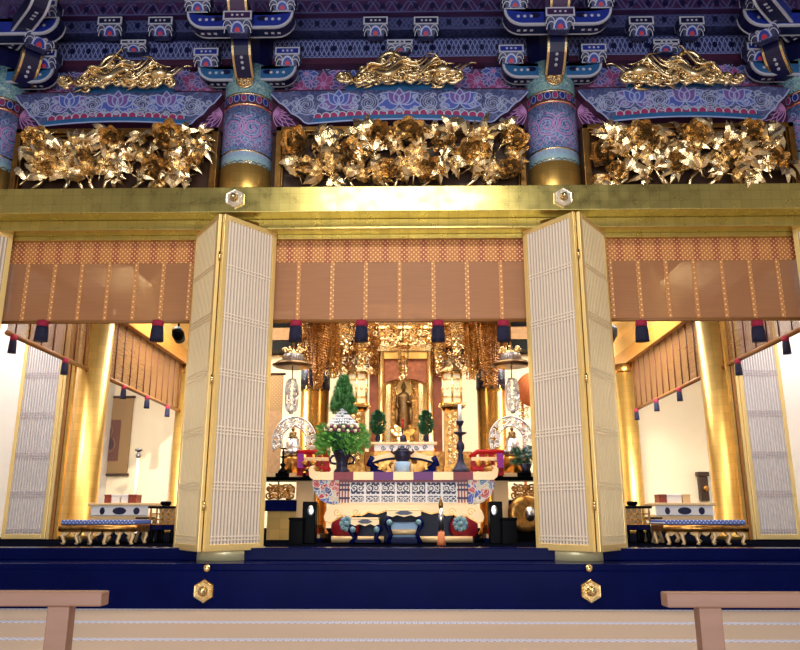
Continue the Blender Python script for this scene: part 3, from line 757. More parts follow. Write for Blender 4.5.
# ================================================================== CARVED PEONY PANELS
rnd = random.Random(11)
def petal_mesh(mb, base, az, tilt, l, w, cup, n=5):
    """one cupped petal rising from base; az around local z, tilt from vertical"""
    rot = Matrix.Rotation(az, 3, 'Z') @ Matrix.Rotation(tilt, 3, 'Y')
    vs = []; fs = []
    for i in range(n + 1):
        t = i / n; ww = w * math.sin(PI * min(0.93, 0.12 + 0.78 * t)) ** 0.7
        for j in range(4):
            s = j / 3 * 2 - 1
            ruf = 0.06 * w * math.sin(j * 2.4 + i * 1.3) * t
            vs.append(Vector(base) + rot @ Vector((cup * (t ** 2) * -l + 0.35 * w * s * s * -1 * t + ruf, s * ww, l * t - 0.12 * l * s * s * t)))
    for i in range(n):
        for j in range(3): a = i * 4 + j; fs.append((a, a + 1, a + 5, a + 4))
    mb.add(vs, fs, 0, True)
def blossom_mesh(seed):
    r = random.Random(seed); mb = MB()
    for ring, (n, tilt, l, w, z) in enumerate(((7, 1.25, 1.0, 0.42, 0), (6, 0.9, 0.85, 0.38, 0.05), (6, 0.55, 0.7, 0.32, 0.1), (4, 0.25, 0.55, 0.26, 0.12))):
        for k in range(n):
            petal_mesh(mb, (0, 0, z), 2 * PI * k / n + ring * 0.5 + r.uniform(-.15, .15), tilt + r.uniform(-.12, .12), l * r.uniform(.88, 1.08), w, 0.3)
    for k in range(5): mb.ball((0.1 * math.cos(k * 1.26), 0.1 * math.sin(k * 1.26), 0.5), 0.1, 0, 6, 4)
    return mb
def spray_mesh(seed, n=5):
    """a divided leaf: pointed lobes with a raised midrib"""
    r = random.Random(seed); mb = MB()
    for k in range(n):
        a = (k - (n - 1) / 2) * 0.62 + r.uniform(-.12, .12); l = 1.0 - 0.12 * abs(k - (n - 1) / 2) + r.uniform(-.1, .1); w = 0.17 + r.uniform(-.02, .03)
        vs = []; fs = []; ns = 7; curl = r.uniform(-0.1, 0.55)
        for i in range(ns + 1):
            t = i / ns; ww = w * math.sin(PI * (0.05 + 0.95 * t) ** 0.85) * (1 + 0.22 * (i % 2)); 
            zc = 0.30 * math.sin(PI * t * 0.9) - curl * t * t
            for s_, dz in ((-1, -0.10), (0, 0.05), (1, -0.10)):
                vs.append(Vector((l * t, s_ * ww, zc + dz * (ww / w if w else 1))))
        for i in range(ns):
            for j in range(2): q = i * 3 + j; fs.append((q, q + 1, q + 4, q + 3))
        mb.add([Matrix.Rotation(a, 3, 'Z') @ v for v in vs], fs, 0, False)
    mb.tube([(-0.4, 0, -0.1), (-0.1, 0, 0), (0.1, 0, 0.02)], 0.035, 5)
    return mb
BLM = [blossom_mesh(s).mesh('peony_blossom', ['carved_gold']) for s in (1, 2, 3)]
SPM = [spray_mesh(s, n).mesh('leaf_spray', ['carved_gold']) for s, n in ((4, 5), (5, 3), (6, 5), (7, 3))]
zp0, zp1 = 5.97, P(400, 130.5, 10.78).z
def peony_panel(x0, x1, label, seed, blooms):
    for cxx in (-FSX, -COLX, COLX, FSX):
        if abs(x0 - cxx) < .6: x0 = max(x0, cxx + 0.36)
        if abs(x1 - cxx) < .6: x1 = min(x1, cxx - 0.36)
    r = random.Random(seed); cx = (x0 + x1) / 2
    root = thing('peony_panel', label, 'carved panel', (cx, 10.8, zp0), 'gilt peony panels above the gold beam')
    mb = MB(); 
    for (a, b, c, d) in ((x0, x1, zp1 - 0.08, zp1), (x0, x1, zp0, zp0 + 0.07), (x0, x0 + 0.09, zp0, zp1), (x1 - 0.09, x1, zp0, zp1)):
        mb.box2((a, 10.62, c), (b, 10.8, d), 0)
    for (a, b, c, d) in ((x0 + .09, x1 - .09, zp1 - 0.12, zp1 - 0.09), (x0 + 0.09, x0 + 0.12, zp0, zp1), (x1 - 0.12, x1 - 0.09, zp0, zp1)):
        mb.box2((a, 10.66, c), (b, 10.8, d), 0)
    mb.build('frame', ['dark_gold'], root, bevel=0.008)
    MB().box2((x0 + 0.05, 10.78, zp0 + 0.03), (x1 - 0.05, 10.82, zp1 - 0.03)).build('back_board', ['dark_wood'], root)
    W = x1 - x0 - 0.1; H = zp1 - zp0
    off = root.location
    def put(me, name, x, y, z, sc, rx, rz, ry=0.0):
        o = bpy.data.objects.new(name, me); C.objects.link(o); o.parent = root
        o.location = Vector((x, y, z)) - off
        o.rotation_euler = (Matrix.Rotation(PI / 2 + rx, 4, 'X') @ Matrix.Rotation(ry, 4, 'Y') @ Matrix.Rotation(rz, 4, 'Z')).to_euler()
        o.scale = (sc,) * 3
    # woody stems
    mb = MB()
    for k in range(7):
        xa = x0 + 0.25 + (W - 0.85) * (k + r.random() * 0.6) / 7
        mb.tube([(xa + 0.16 * math.sin(i * 1.1 + k) + i * 0.06, 10.68 - 0.03 * math.sin(i), zp0 + 0.02 + H * 0.9 * i / 6) for i in range(7)], [0.035 - 0.003 * i for i in range(7)], 6)
    mb.build('stem', ['carved_gold'], root)
    for (u, v, s) in blooms:
        put(r.choice(BLM), 'peony_blossom', x0 + 0.05 + W * u, 10.62, zp0 + H * v, s * 0.95, r.uniform(-.35, .25), r.uniform(0, 6), r.uniform(-.4, .4))
    nx, nz = int(W / 0.20), 4
    k = 0
    for i in range(nx):
        for j in range(nz):
            u = 0.05 + 0.89 * (i + 0.5 + r.uniform(-.45, .45) + 0.3 * (j % 2)) / nx; v = (j + 0.5 + r.uniform(-.35, .35)) / nz
            near = min(math.hypot((u - b[0]) * W, (v - b[1]) * H) for b in blooms)
            if near < 0.15 or u > 1 or u < 0 or k >= 98: continue
            put(r.choice(SPM), 'leaf_spray', x0 + 0.05 + W * u, 10.66 - r.uniform(0.0, 0.16), zp0 + 0.15 + H * 0.80 * v, r.uniform(0.28, 0.42), r.uniform(-.8, .5), r.uniform(0, 6.28), r.uniform(-.6, .6))
            k += 1
pl = [P(15, 160, 10.7).x, P(218, 160, 10.7).x]; pc = [P(276, 160, 10.7).x, P(525, 160, 10.7).x]; pr = [P(583, 160, 10.7).x, P(796, 160, 10.7).x]
peony_panel(pl[0], pl[1], 'gilt panel of carved peonies above the left bay', 21, [(0.1, 0.75, .3), (0.37, 0.4, .32), (0.5, 0.78, .3), (0.72, 0.3, .3), (0.77, 0.8, .34), (0.92, 0.42, .33), (0.2, 0.3, .3)])
peony_panel(pc[0], pc[1], 'gilt panel of carved peonies above the centre bay', 22, [(0.08, 0.7, .32), (0.12, 0.25, .28), (0.30, 0.5, .34), (0.42, 0.82, .28), (0.53, 0.80, .36), (0.68, 0.68, .27), (0.80, 0.48, .36), (0.96, 0.7, .3), (0.62, 0.25, .3), (0.45, 0.25, .28), (0.95, 0.25, .27)])
peony_panel(pr[0], pr[1], 'gilt panel of carved peonies above the right bay', 23, [(0.09, 0.5, .32), (0.27, 0.72, .38), (0.52, 0.75, .33), (0.68, 0.5, .33), (0.88, 0.35, .3), (0.8, 0.8, .28), (0.4, 0.3, .3), (0.12, 0.2, .26)])

# ================================================================== GILT CREATURES
def gilt_creature(px0, px1, py0, py1, label, seed, flip=1, flames=True):
    Y = 10.62; a = P(px0, py1, Y); b = P(px1, py0, Y); cx = (a.x + b.x) / 2; W = (b.x - a.x); H = b.z - a.z
    r = random.Random(seed)
    root = thing('gilt_creature_carving', label, 'carving', (cx, Y, a.z), 'gilt creature carvings on the painted beams')
    X = lambda u: cx + flip * (u - 0.5) * W
    ZZ = lambda v: a.z + v * H
    # cloud-shaped board behind
    mb = MB(); poly = []
    lob = [(0.12, 0.15, 0.18), (0.28, 0.55, 0.2), (0.5, 0.75, 0.22), (0.72, 0.55, 0.2), (0.88, 0.15, 0.18)]
    for (u, v, q) in lob:
        for i in range(9):
            an = PI * 0.95 - PI * 0.9 * i / 8
            poly.append((X(u) + flip * q * W * 0.55 * math.cos(an), ZZ(v) + q * H * 1.1 * math.sin(an)))
    poly = [(X(0.02), a.z)] + poly + [(X(0.98), a.z)]
    if flip < 0: poly = poly[::-1]
    mb.prism(poly, Y + 0.12, Y + 0.2, 0); 
    mb.ribbon(poly[1:-1], 0.03, front(Y + 0.114), 1)
    mb.build('cloud_board', ['teal_paint', 'white_paint'], root)
    # long coiled body
    mb = MB(); pts = []; n = 40
    for i in range(n + 1):
        t = i / n
        pts.append((X(0.06 + 0.8 * t), Y - 0.06 + 0.07 * math.sin(t * 11), ZZ(0.22 + 0.36 * math.sin(t * 9.0 - 0.6) ** 2 * (0.35 + t) + 0.08 * t)))
    rad = [H * (0.04 + 0.085 * math.sin(PI * min(1, t / n * 1.02)) ** 0.7) for t in range(n + 1)]
    mb.tube(pts, rad, 8)
    for i in range(2, n - 1, 1):
        p = Vector(pts[i]); mb.octa(p + Vector((0, -rad[i] * 0.5, rad[i] * 0.85)), rad[i] * 0.35, 0, 1.4)
    mb.build('body', ['carved_gold'], root)
    # head
    hx, hz = X(0.88), ZZ(0.4); mb = MB()
    mb.ball((hx, Y - 0.1, hz), H * 0.2, 0, 10, 7, (1.35, 1, 0.9))
    mb.ball((hx + flip * H * 0.25, Y - 0.12, hz - H * 0.06), H * 0.12, 0, 8, 6, (1.4, 0.9, 0.8))
    for sy in (-1, 1):
        mb.tube([(hx - flip * 0.02, Y - 0.1 + sy * 0.05, hz + H * 0.15), (hx - flip * H * 0.2, Y - 0.1 + sy * 0.08, hz + H * 0.4), (hx - flip * H * 0.5, Y - 0.1 + sy * 0.1, hz + H * 0.42)], [0.02, 0.014, 0.004], 6)
        mb.ball((hx + flip * H * 0.08, Y - 0.1 + sy * H * 0.16, hz + H * 0.1), H * 0.05, 0, 6, 4)
    mb.build('head', ['carved_gold'], root)
    # flowing mane ribbons
    if flames:
        for k in range(12):
            u0 = 0.16 + 0.055 * k; v0 = 0.3 + 0.12 * math.sin(k * 1.7); m2 = MB()
            p = [(X(u0 + 0.30 * t + 0.01 * k * t), Y - 0.1 - 0.03 * math.sin(k * 2), ZZ(v0 + (0.62 - 0.035 * k) * t + 0.13 * math.sin(t * 7 + k * 1.3))) for t in [i / 10 for i in range(11)]]
            m2.tube(p, [0.045 * (1 - 0.75 * i / 10) + 0.008 for i in range(11)], 6, flat=0.6)
            m2.build('mane_lock', ['carved_gold'], root)
    # arched tail loop
    mb = MB()
    p = [(X(0.42 + 0.13 * math.cos(PI - t * PI)), Y - 0.04, ZZ(0.5 + 0.5 * math.sin(t * PI))) for t in [i / 12 for i in range(13)]]
    mb.tube(p, [0.02 + 0.025 * math.sin(PI * i / 12) for i in range(13)], 7); mb.build('tail', ['carved_gold'], root)
    # legs and claws
    for u in (0.3, 0.66):
        mb = MB(); mb.tube([(X(u), Y - 0.08, ZZ(0.35)), (X(u + 0.05), Y - 0.14, ZZ(0.2)), (X(u + 0.02), Y - 0.16, ZZ(0.07))], [0.05, 0.035, 0.025], 7)
        for q in (-1, 0, 1): mb.tube([(X(u + 0.02), Y - 0.16, ZZ(0.08)), (X(u + 0.05 + 0.02 * q), Y - 0.2, ZZ(0.05)), (X(u + 0.06 + 0.03 * q), Y - 0.2, a.z + 0.01)], [0.02, 0.014, 0.004], 5)
        mb.build('leg', ['carved_gold'], root)
    for k in range(46):                                      # curling foam piled behind the body
        u = r.uniform(0.12, 0.9); env = 0.25 + 0.6 * math.sin(PI * (u - 0.05) / 0.95); vv = env * r.uniform(0.25, 0.95); q = H * r.uniform(.08, .14)
        m2 = MB(); sp = spiral(X(u), ZZ(vv), q, 1.3, r.choice((-1, 1)), r.uniform(0, 6), 14)
        tail_ = [(sp[0][0] - flip * q * 1.6, sp[0][1] - q * .9), (sp[0][0] - flip * q * .7, sp[0][1] - q * .3)]
        m2.tube([(p_[0], Y + (0.04 if k % 2 else -0.07) - 0.05 * i / 16, max(a.z + .015, p_[1])) for i, p_ in enumerate(tail_ + sp)], [q * .12, q * .22] + [q * .3] * 14, 6); m2.build('foam_curl', ['carved_gold'], root)
    # rolling clouds along the base
    for k in range(9):
        u = 0.03 + 0.94 * k / 8; m2 = MB(); q = H * r.uniform(0.13, 0.2); sg = r.choice((-1, 1))
        for dz in (0, 0.6):
            sp = spiral(X(u) + dz * q * sg, a.z + q * (1 + dz * 0.4), q, 1.6, sg, r.uniform(0, 6), 16)
            m2.tube([(s_[0], Y - 0.09 - 0.05 * i / 16, max(a.z + 0.015, s_[1])) for i, s_ in enumerate(sp)], [q * 0.28] * 16, 6)
        m2.build('cloud_curl', ['carved_gold'], root)
    return root
gilt_creature(67, 176, 57, 92, 'gilt carved creature coiled over clouds above the left peony panel', 3, 1, True)
gilt_creature(343, 456, 54, 88, 'gilt carved dragon with streaming mane above the centre peony panel', 4, 1)
gilt_creature(626, 733, 53, 89, 'gilt carved creature with flowing tail above the right peony panel', 5, -1)

# ================================================================== HEXAGONAL NAIL COVERS
def hexcover(px, py, Y, r, label, mats):
    c = P(px, py, Y); root = thing('hexagonal_nail_cover', label, 'nail cover', (c.x, Y, c.z), 'hexagonal metal nail covers')
    mb = MB(); mb.lathe([(0.001, -0.01), (r, -0.01), (r, 0.02), (r * 0.93, 0.035), (r * 0.8, 0.03), (r * 0.75, 0.04), (0.001, 0.04)], (0, 0, 0), 6, 0, False, a0=PI / 6 + PI / 3)
    for k in range(6):
        a = k * PI / 3; mb.tube([Vector((p[0], p[1], 0.042)) for p in spiral(r * .5 * math.cos(a), r * .5 * math.sin(a), r * .2, 1.2, 1, a, 9)], 0.006, 5)
    mb.xf(Matrix.Rotation(PI / 2, 4, 'X')); mb.build('plate', [mats], root, world=False)
    mb = MB().lathe([(r * 0.38, 0.035), (r * 0.42, 0.06), (r * 0.3, 0.075), (r * 0.3, 0.09), (r * 0.33, 0.1), (r * 0.22, 0.14), (0.001, 0.15)], (0, 0, 0), 16)
    mb.xf(Matrix.Rotation(PI / 2, 4, 'X')); mb.build('boss', ['brass'], root, world=False)
hexcover(235, 199, 10.44, 0.155, 'hexagonal nail cover on the gold beam above the left folding doors', 'pale_brass')
hexcover(563, 198, 10.44, 0.155, 'hexagonal nail cover on the gold beam above the right folding doors', 'pale_brass')
hexcover(204, 591, 9.94, 0.145, 'hexagonal nail cover on the dark lacquer step below the left folding doors', 'bright_gold')
hexcover(590.6, 591, 9.94, 0.145, 'hexagonal nail cover on the dark lacquer step below the right folding doors', 'bright_gold')
for px, nm in ((207.5, 'left'), (588.5, 'right')):
    c = P(px, 568.5, 9.99)
    o = MB().ball((0, -0.02, 0), 0.05, 0, 14, 9).lathe([(0.03, 0), (0.03, 0.001)], (0, 0, 0), 8).build('gold_stud', ['bright_gold'], None)
    o.location = c; tag(o, 'small round gold stud on the step above the %s hexagonal cover' % nm, 'stud', 'round gold studs on the step')

# ================================================================== FOLDING LATTICE DOORS
def leaf_part(parent, p0, p1, z0, z1, out, gold_tint, name='door_leaf', ns=15):
    """one leaf between plan points p0, p1 (2-D, relative to the root)"""
    p0, p1 = Vector(p0), Vector(p1); d = (p1 - p0); L = d.length; ang = math.atan2(d.y, d.x)
    fr = bpy.data.objects.new  # noqa
    H = z1 - z0; t = 0.05; fw = 0.075
    mb = MB()
    for (a, b, c, e) in ((0, fw, 0, H), (L - fw, L, 0, H), (fw, L - fw, 0, fw * 1.2), (fw, L - fw, H - fw, H)):
        mb.box2((a, -t / 2, c), (b, t / 2, e))
    frm = mb.build(name, ['pale_gold_frame'], parent, world=False, bevel=0.006)
    frm.location = (p0.x, p0.y, z0); frm.rotation_euler = (0, 0, ang)
    sgn = out
    mb = MB(); iw = L - 2 * fw; sw = iw / ns * 0.42
    for k in range(ns):
        x = fw + iw * (k + 0.5) / ns; mb.box2((x - sw / 2, sgn * 0.006, fw), (x + sw / 2, sgn * 0.02, H - fw))
    hs = []
    for q, g in ((0.988, 1), (0.835, 2), (0.678, 3), (0.508, 3), (0.338, 3), (0.18, 3), (0.035, 2)):
        for i in range(g): hs.append(q * H + (i - (g - 1) / 2) * 0.045)
    for z in hs:
        if fw < z < H - fw: mb.box2((fw, sgn * 0.004, z - 0.008), (L - fw, sgn * 0.024, z + 0.008))
    for s_ in (-1,):                       # back face lattice seen from inside
        for k in range(ns):
            x = fw + iw * (k + 0.5) / ns; mb.box2((x - sw / 2, -sgn * 0.02, fw), (x + sw / 2, -sgn * 0.006, H - fw))
    mb.build('lattice', ['slat_shade' if gold_tint is None else 'slat_gold_tint' if gold_tint else 'cream_slat'], frm, world=False)
    MB().box2((fw, -0.006, fw), (L - fw, 0.006, H - fw)).build('backing', ['white_backing' if gold_tint is None else 'slat_backing_tint' if gold_tint else 'slat_backing'], frm, world=False)
    return frm
def folding_door(x, label, rot_leaf):
    sg = 1 if x > 0 else -1
    root = thing('folding_lattice_door', label, 'folding door', (x, 10.5, FL), 'folding lattice doors at the columns')
    z0, z1 = P(200, 552, 10.16).z - FL, 5.405 - FL
    inner = 0.52                                           # towards the middle of its bay
    A = (-sg * 0.535, 0.44); B = (sg * 0.10, -0.34); B2 = (sg * 0.125, -0.34); D = (sg * 0.72, 0.50)
    # front leaf (faces the room), then the leaf behind it
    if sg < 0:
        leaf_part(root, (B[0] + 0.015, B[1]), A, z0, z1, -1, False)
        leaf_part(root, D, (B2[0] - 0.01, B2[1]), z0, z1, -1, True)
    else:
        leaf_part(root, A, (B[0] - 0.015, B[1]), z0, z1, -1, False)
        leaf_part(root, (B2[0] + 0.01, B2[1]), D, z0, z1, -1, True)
    for z in (0.5, 2.2, 4.0): MB().lathe([(0.02, z), (0.02, z + 0.12)], (sg * 0.112, -0.345, 0), 10).build('hinge', ['brass'], root, world=False)
    return root
folding_door(-COLX, 'tall cream folding lattice door in front of the column left of centre', 0)
folding_door(COLX, 'tall cream folding lattice door in front of the column right of centre', 0)
folding_door(-FSX, 'cream folding lattice door at the far left edge, only its top corner in view', 0)
folding_door(FSX, 'cream folding lattice door at the far right edge, only its top corner in view', 0)

# ================================================================== BAMBOO BLINDS AND TASSELS
zB0, zB1, zB2 = P(400, 322, 11.1).z, P(400, 262, 11.1).z, 5.388
def tassel(loc, s, label, group):
    root = thing('tassel', label, 'tassel', loc, group)
    MB().tube([(0, 0, 0), (0.01, 0, -0.1 * s)], 0.01 * s, 6).build('cord', ['bronze_dark'], root, world=False)
    MB().lathe([(0.23 * s, -0.36 * s), (0.245 * s, -0.25 * s), (0.22 * s, -0.1 * s), (0.05 * s, -0.05 * s)], (0, 0, 0), 16).build('head', ['red_thread'], root, world=False)
    mb = MB()
    mb.lathe([(0.27 * s, -0.98 * s), (0.265 * s, -0.8 * s), (0.24 * s, -0.5 * s), (0.22 * s, -0.35 * s)], (0, 0, 0), 20)
    for k in range(20):
        a = k * 2 * PI / 20; mb.tube([(0.22 * s * math.cos(a), 0.22 * s * math.sin(a), -0.36 * s), (0.25 * s * math.cos(a), 0.25 * s * math.sin(a), -0.6 * s), (0.27 * s * math.cos(a), 0.27 * s * math.sin(a), -1.0 * s)], 0.016 * s, 4)
    mb.build('skirt', ['navy_thread'], root, world=False)
    return root
def blind(x0, x1, label, nstripe):
    Y = 11.1; cx = (x0 + x1) / 2
    root = thing('bamboo_blind', label, 'blind', (cx, Y, zB0), 'bamboo blinds across the front')
    MB().box2((x0, Y - 0.006, zB0 + 0.02), (x1, Y + 0.006, zB1)).build('slat_screen', ['bamboo_blind'], root)
    MB().box2((x0, Y - 0.012, zB1), (x1, Y + 0.012, zB2)).build('brocade_border', ['brocade_border'], root)
    for k in range(nstripe):
        x = x0 + (x1 - x0) * (k + 0.9) / (nstripe + 0.8)
        MB().box2((x - 0.03, Y - 0.012, zB0 + 0.03), (x + 0.03, Y - 0.006, zB1)).build('brocade_strip', ['brocade_stripe'], root)
    MB().tube([(x0, Y, zB0 + 0.02), (x1, Y, zB0 + 0.02)], 0.028, 10).build('bottom_rod', ['brown_rod'], root)
blind(-COLX + 0.42, COLX - 0.42, 'brown bamboo blind with brocade bands across the centre bay', 7)
blind(-FSX + 0.38, -COLX - 0.42, 'brown bamboo blind with brocade bands across the left bay', 7)
blind(COLX + 0.42, FSX - 0.38, 'brown bamboo blind with brocade bands across the right bay', 7)
tl = 'navy and red tassels under the front blinds'
for px, lb in ((296, 'navy tassel with red head above the left silver canopy'), (361.5, 'navy tassel with red head just left of the shrine canopy'), (438, 'navy tassel with red head just right of the shrine canopy'), (503, 'navy tassel with red head above the right silver canopy'),
               (43, 'navy tassel with red head beside the left side lattice panel'), (158, 'navy tassel with red head under the left blind next to the black spotlight'), (641, 'navy tassel with red head under the right blind next to the grey spotlight'), (757, 'navy tassel with red head beside the right side lattice panel')):
    p = P(px, 322, 11.0); tassel((p.x, 11.0, p.z + 0.055), 0.36, lb, tl)

# side blinds that run back along the aisles
zS = P(79, 372, 15.1).z
zS1 = 5.35
def side_blind(x, y0, y1, label, ntass, lbs, ts, sag):
    root = thing('side_blind', label, 'blind', (x, (y0 + y1) / 2, zS), 'hanging blinds along the aisles')
    MB().box2((x - 0.006, y0, zS + 0.02), (x + 0.006, y1, zS1)).build('slat_screen', ['bamboo_blind_side'], root)
    MB().tube([(x, y0, zS), (x, y1, zS)], 0.045, 10).build('bottom_rod', ['brown_rod'], root)
    n = int((y1 - y0) / 0.42)
    sg = 1 if x < 0 else -1
    for k in range(n):
        y = y0 + (y1 - y0) * (k + 0.5) / n
        MB().tube([(x + sg * 0.02, y, zS1), (x + sg * 0.02, y, zS)], 0.014, 6).build('cord', ['brown_cord'], root)
    for y, lb in zip(ts, lbs): tassel((x + sg * 0.05, y, zS + 0.02), 0.34, lb, 'small tassels on the aisle blinds').scale = (0.68, 0.68, 1.0)
def ydep(px, sgn, x): # depth at which the aisle rod shows at that pixel column
    lo, hi = 11.2, 30
    for _ in range(50):
        m_ = (lo + hi) / 2
        z = zS - EYE; dx = x - CAMX
        xx = dx * math.cos(YAW) + m_ * math.sin(YAW); yy = -dx * math.sin(YAW) + m_ * math.cos(YAW)
        u = 400 + FPX * xx / (yy * math.cos(PITCH) + z * math.sin(PITCH))
        if (u - px) * sgn > 0: hi = m_
        else: lo = m_
    return lo
LX = -SIDEX
side_blind(LX, 11.7, 14.78, 'near aisle blind on the left, in front of the left gold column', 2,
           ['small tassel nearest the left edge on the left aisle blind', 'small tassel just before the left gold column'], [ydep(11, 1, LX), ydep(63, 1, LX)], 0)
side_blind(LX, 15.45, 20.9, 'far aisle blind on the left, behind the left gold column', 3,
           ['small tassel above the hanging scroll', 'small tassel to the right of the hanging scroll', 'small tassel at the far end of the left aisle blind'], [ydep(122, 1, LX), ydep(145.5, 1, LX), ydep(166, 1, LX)], 0)
side_blind(-LX, 11.7, 14.78, 'near aisle blind on the right, in front of the right gold column', 2,
           ['small tassel nearest the right edge on the right aisle blind', 'small tassel just before the right gold column'], [ydep(788, -1, -LX), ydep(740, -1, -LX)], 0)
side_blind(-LX, 15.45, 20.9, 'far aisle blind on the right, behind the right gold column', 4,
           ['small tassel on the right aisle blind nearest the right gold column', 'second small tassel behind the right gold column', 'third small tassel behind the right gold column', 'small tassel at the far end of the right aisle blind'], [ydep(681, -1, -LX), ydep(658, -1, -LX), ydep(638, -1, -LX), ydep(621, -1, -LX)], 0)
for sg in (-1, 1):                                                 # honey coloured side beams over them
    struct(MB().box2((sg * SIDEX - 0.16, 11.6, zS1), (sg * SIDEX + 0.16, 22.2, zS1 + 0.4)).build('trim_%d' % tr, 'honey_wood', bevel=0.01)); tr += 1
    struct(MB().box2((sg * SIDEX - 0.1, 11.6, zS1 + 0.4), (sg * SIDEX + 0.1, 22.2, 7.3)).build('wall_aisle_%s' % ('left' if sg < 0 else 'right'), 'leaf_wall')); tr += 1

# lattice door leaves standing in the aisles
def side_door(sg, label):
    Y = 14.45
    xa, xb = (P(1, 540, Y).x, P(45, 540, Y).x) if sg < 0 else (P(757, 540, Y).x, P(802, 540, Y).x)
    root = thing('side_lattice_door', label, 'lattice door', ((xa + xb) / 2, Y, FL), 'lattice doors in the aisles')
    L = xb - xa; H = 4.6
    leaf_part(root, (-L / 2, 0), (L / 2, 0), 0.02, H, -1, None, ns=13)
    e = L / 2
    for k, (o, w, m_) in enumerate(((0.045, 0.05, 'pale_gold_frame'), (0.105, 0.035, 'brown_rod'), (0.165, 0.06, 'leaf_column'))):
        MB().box2((-sg * (e + o) - w / 2, -0.03 + k * 0.03, 0.02), (-sg * (e + o) + w / 2, 0.06 + k * 0.03, H)).build('jamb_strip', [m_], root, world=False)
    return root
side_door(-1, 'pale lattice door standing in the left aisle, beside the left gold column')
side_door(1, 'pale lattice door standing in the right aisle, beside the right gold column')

# spotlights fixed under the aisle ceilings
def spotlight(px, py, Y, label, m_):
    c = P(px, py, Y); root = thing('spotlight', label, 'spotlight', c)
    mb = MB().lathe([(0.001, -0.2), (0.12, -0.2), (0.14, 0.0), (0.1, 0.16), (0.001, 0.18)], (0, 0, 0), 16)
    mb.xf(Matrix.Rotation(1.1, 4, 'X')); mb.build('housing', [m_], root, world=False)
    mb = MB().lathe([(0.001, -0.205), (0.06, -0.205), (0.06, -0.2), (0.001, -0.2)], (0, 0, 0), 14); mb.xf(Matrix.Rotation(1.1, 4, 'X')); mb.build('lens', ['lens_glass'], root, world=False)
    MB().tube([(0, 0, 0.05), (0, 0.05, 7.3 - c.z)], 0.025, 8).build('stem', [m_], root, world=False)
spotlight(178, 334, 16.5, 'black spotlight under the ceiling of the left bay', 'black_lacquer')
spotlight(611, 333, 15.5, 'large grey spotlight under the ceiling of the right bay', 'spot_grey')

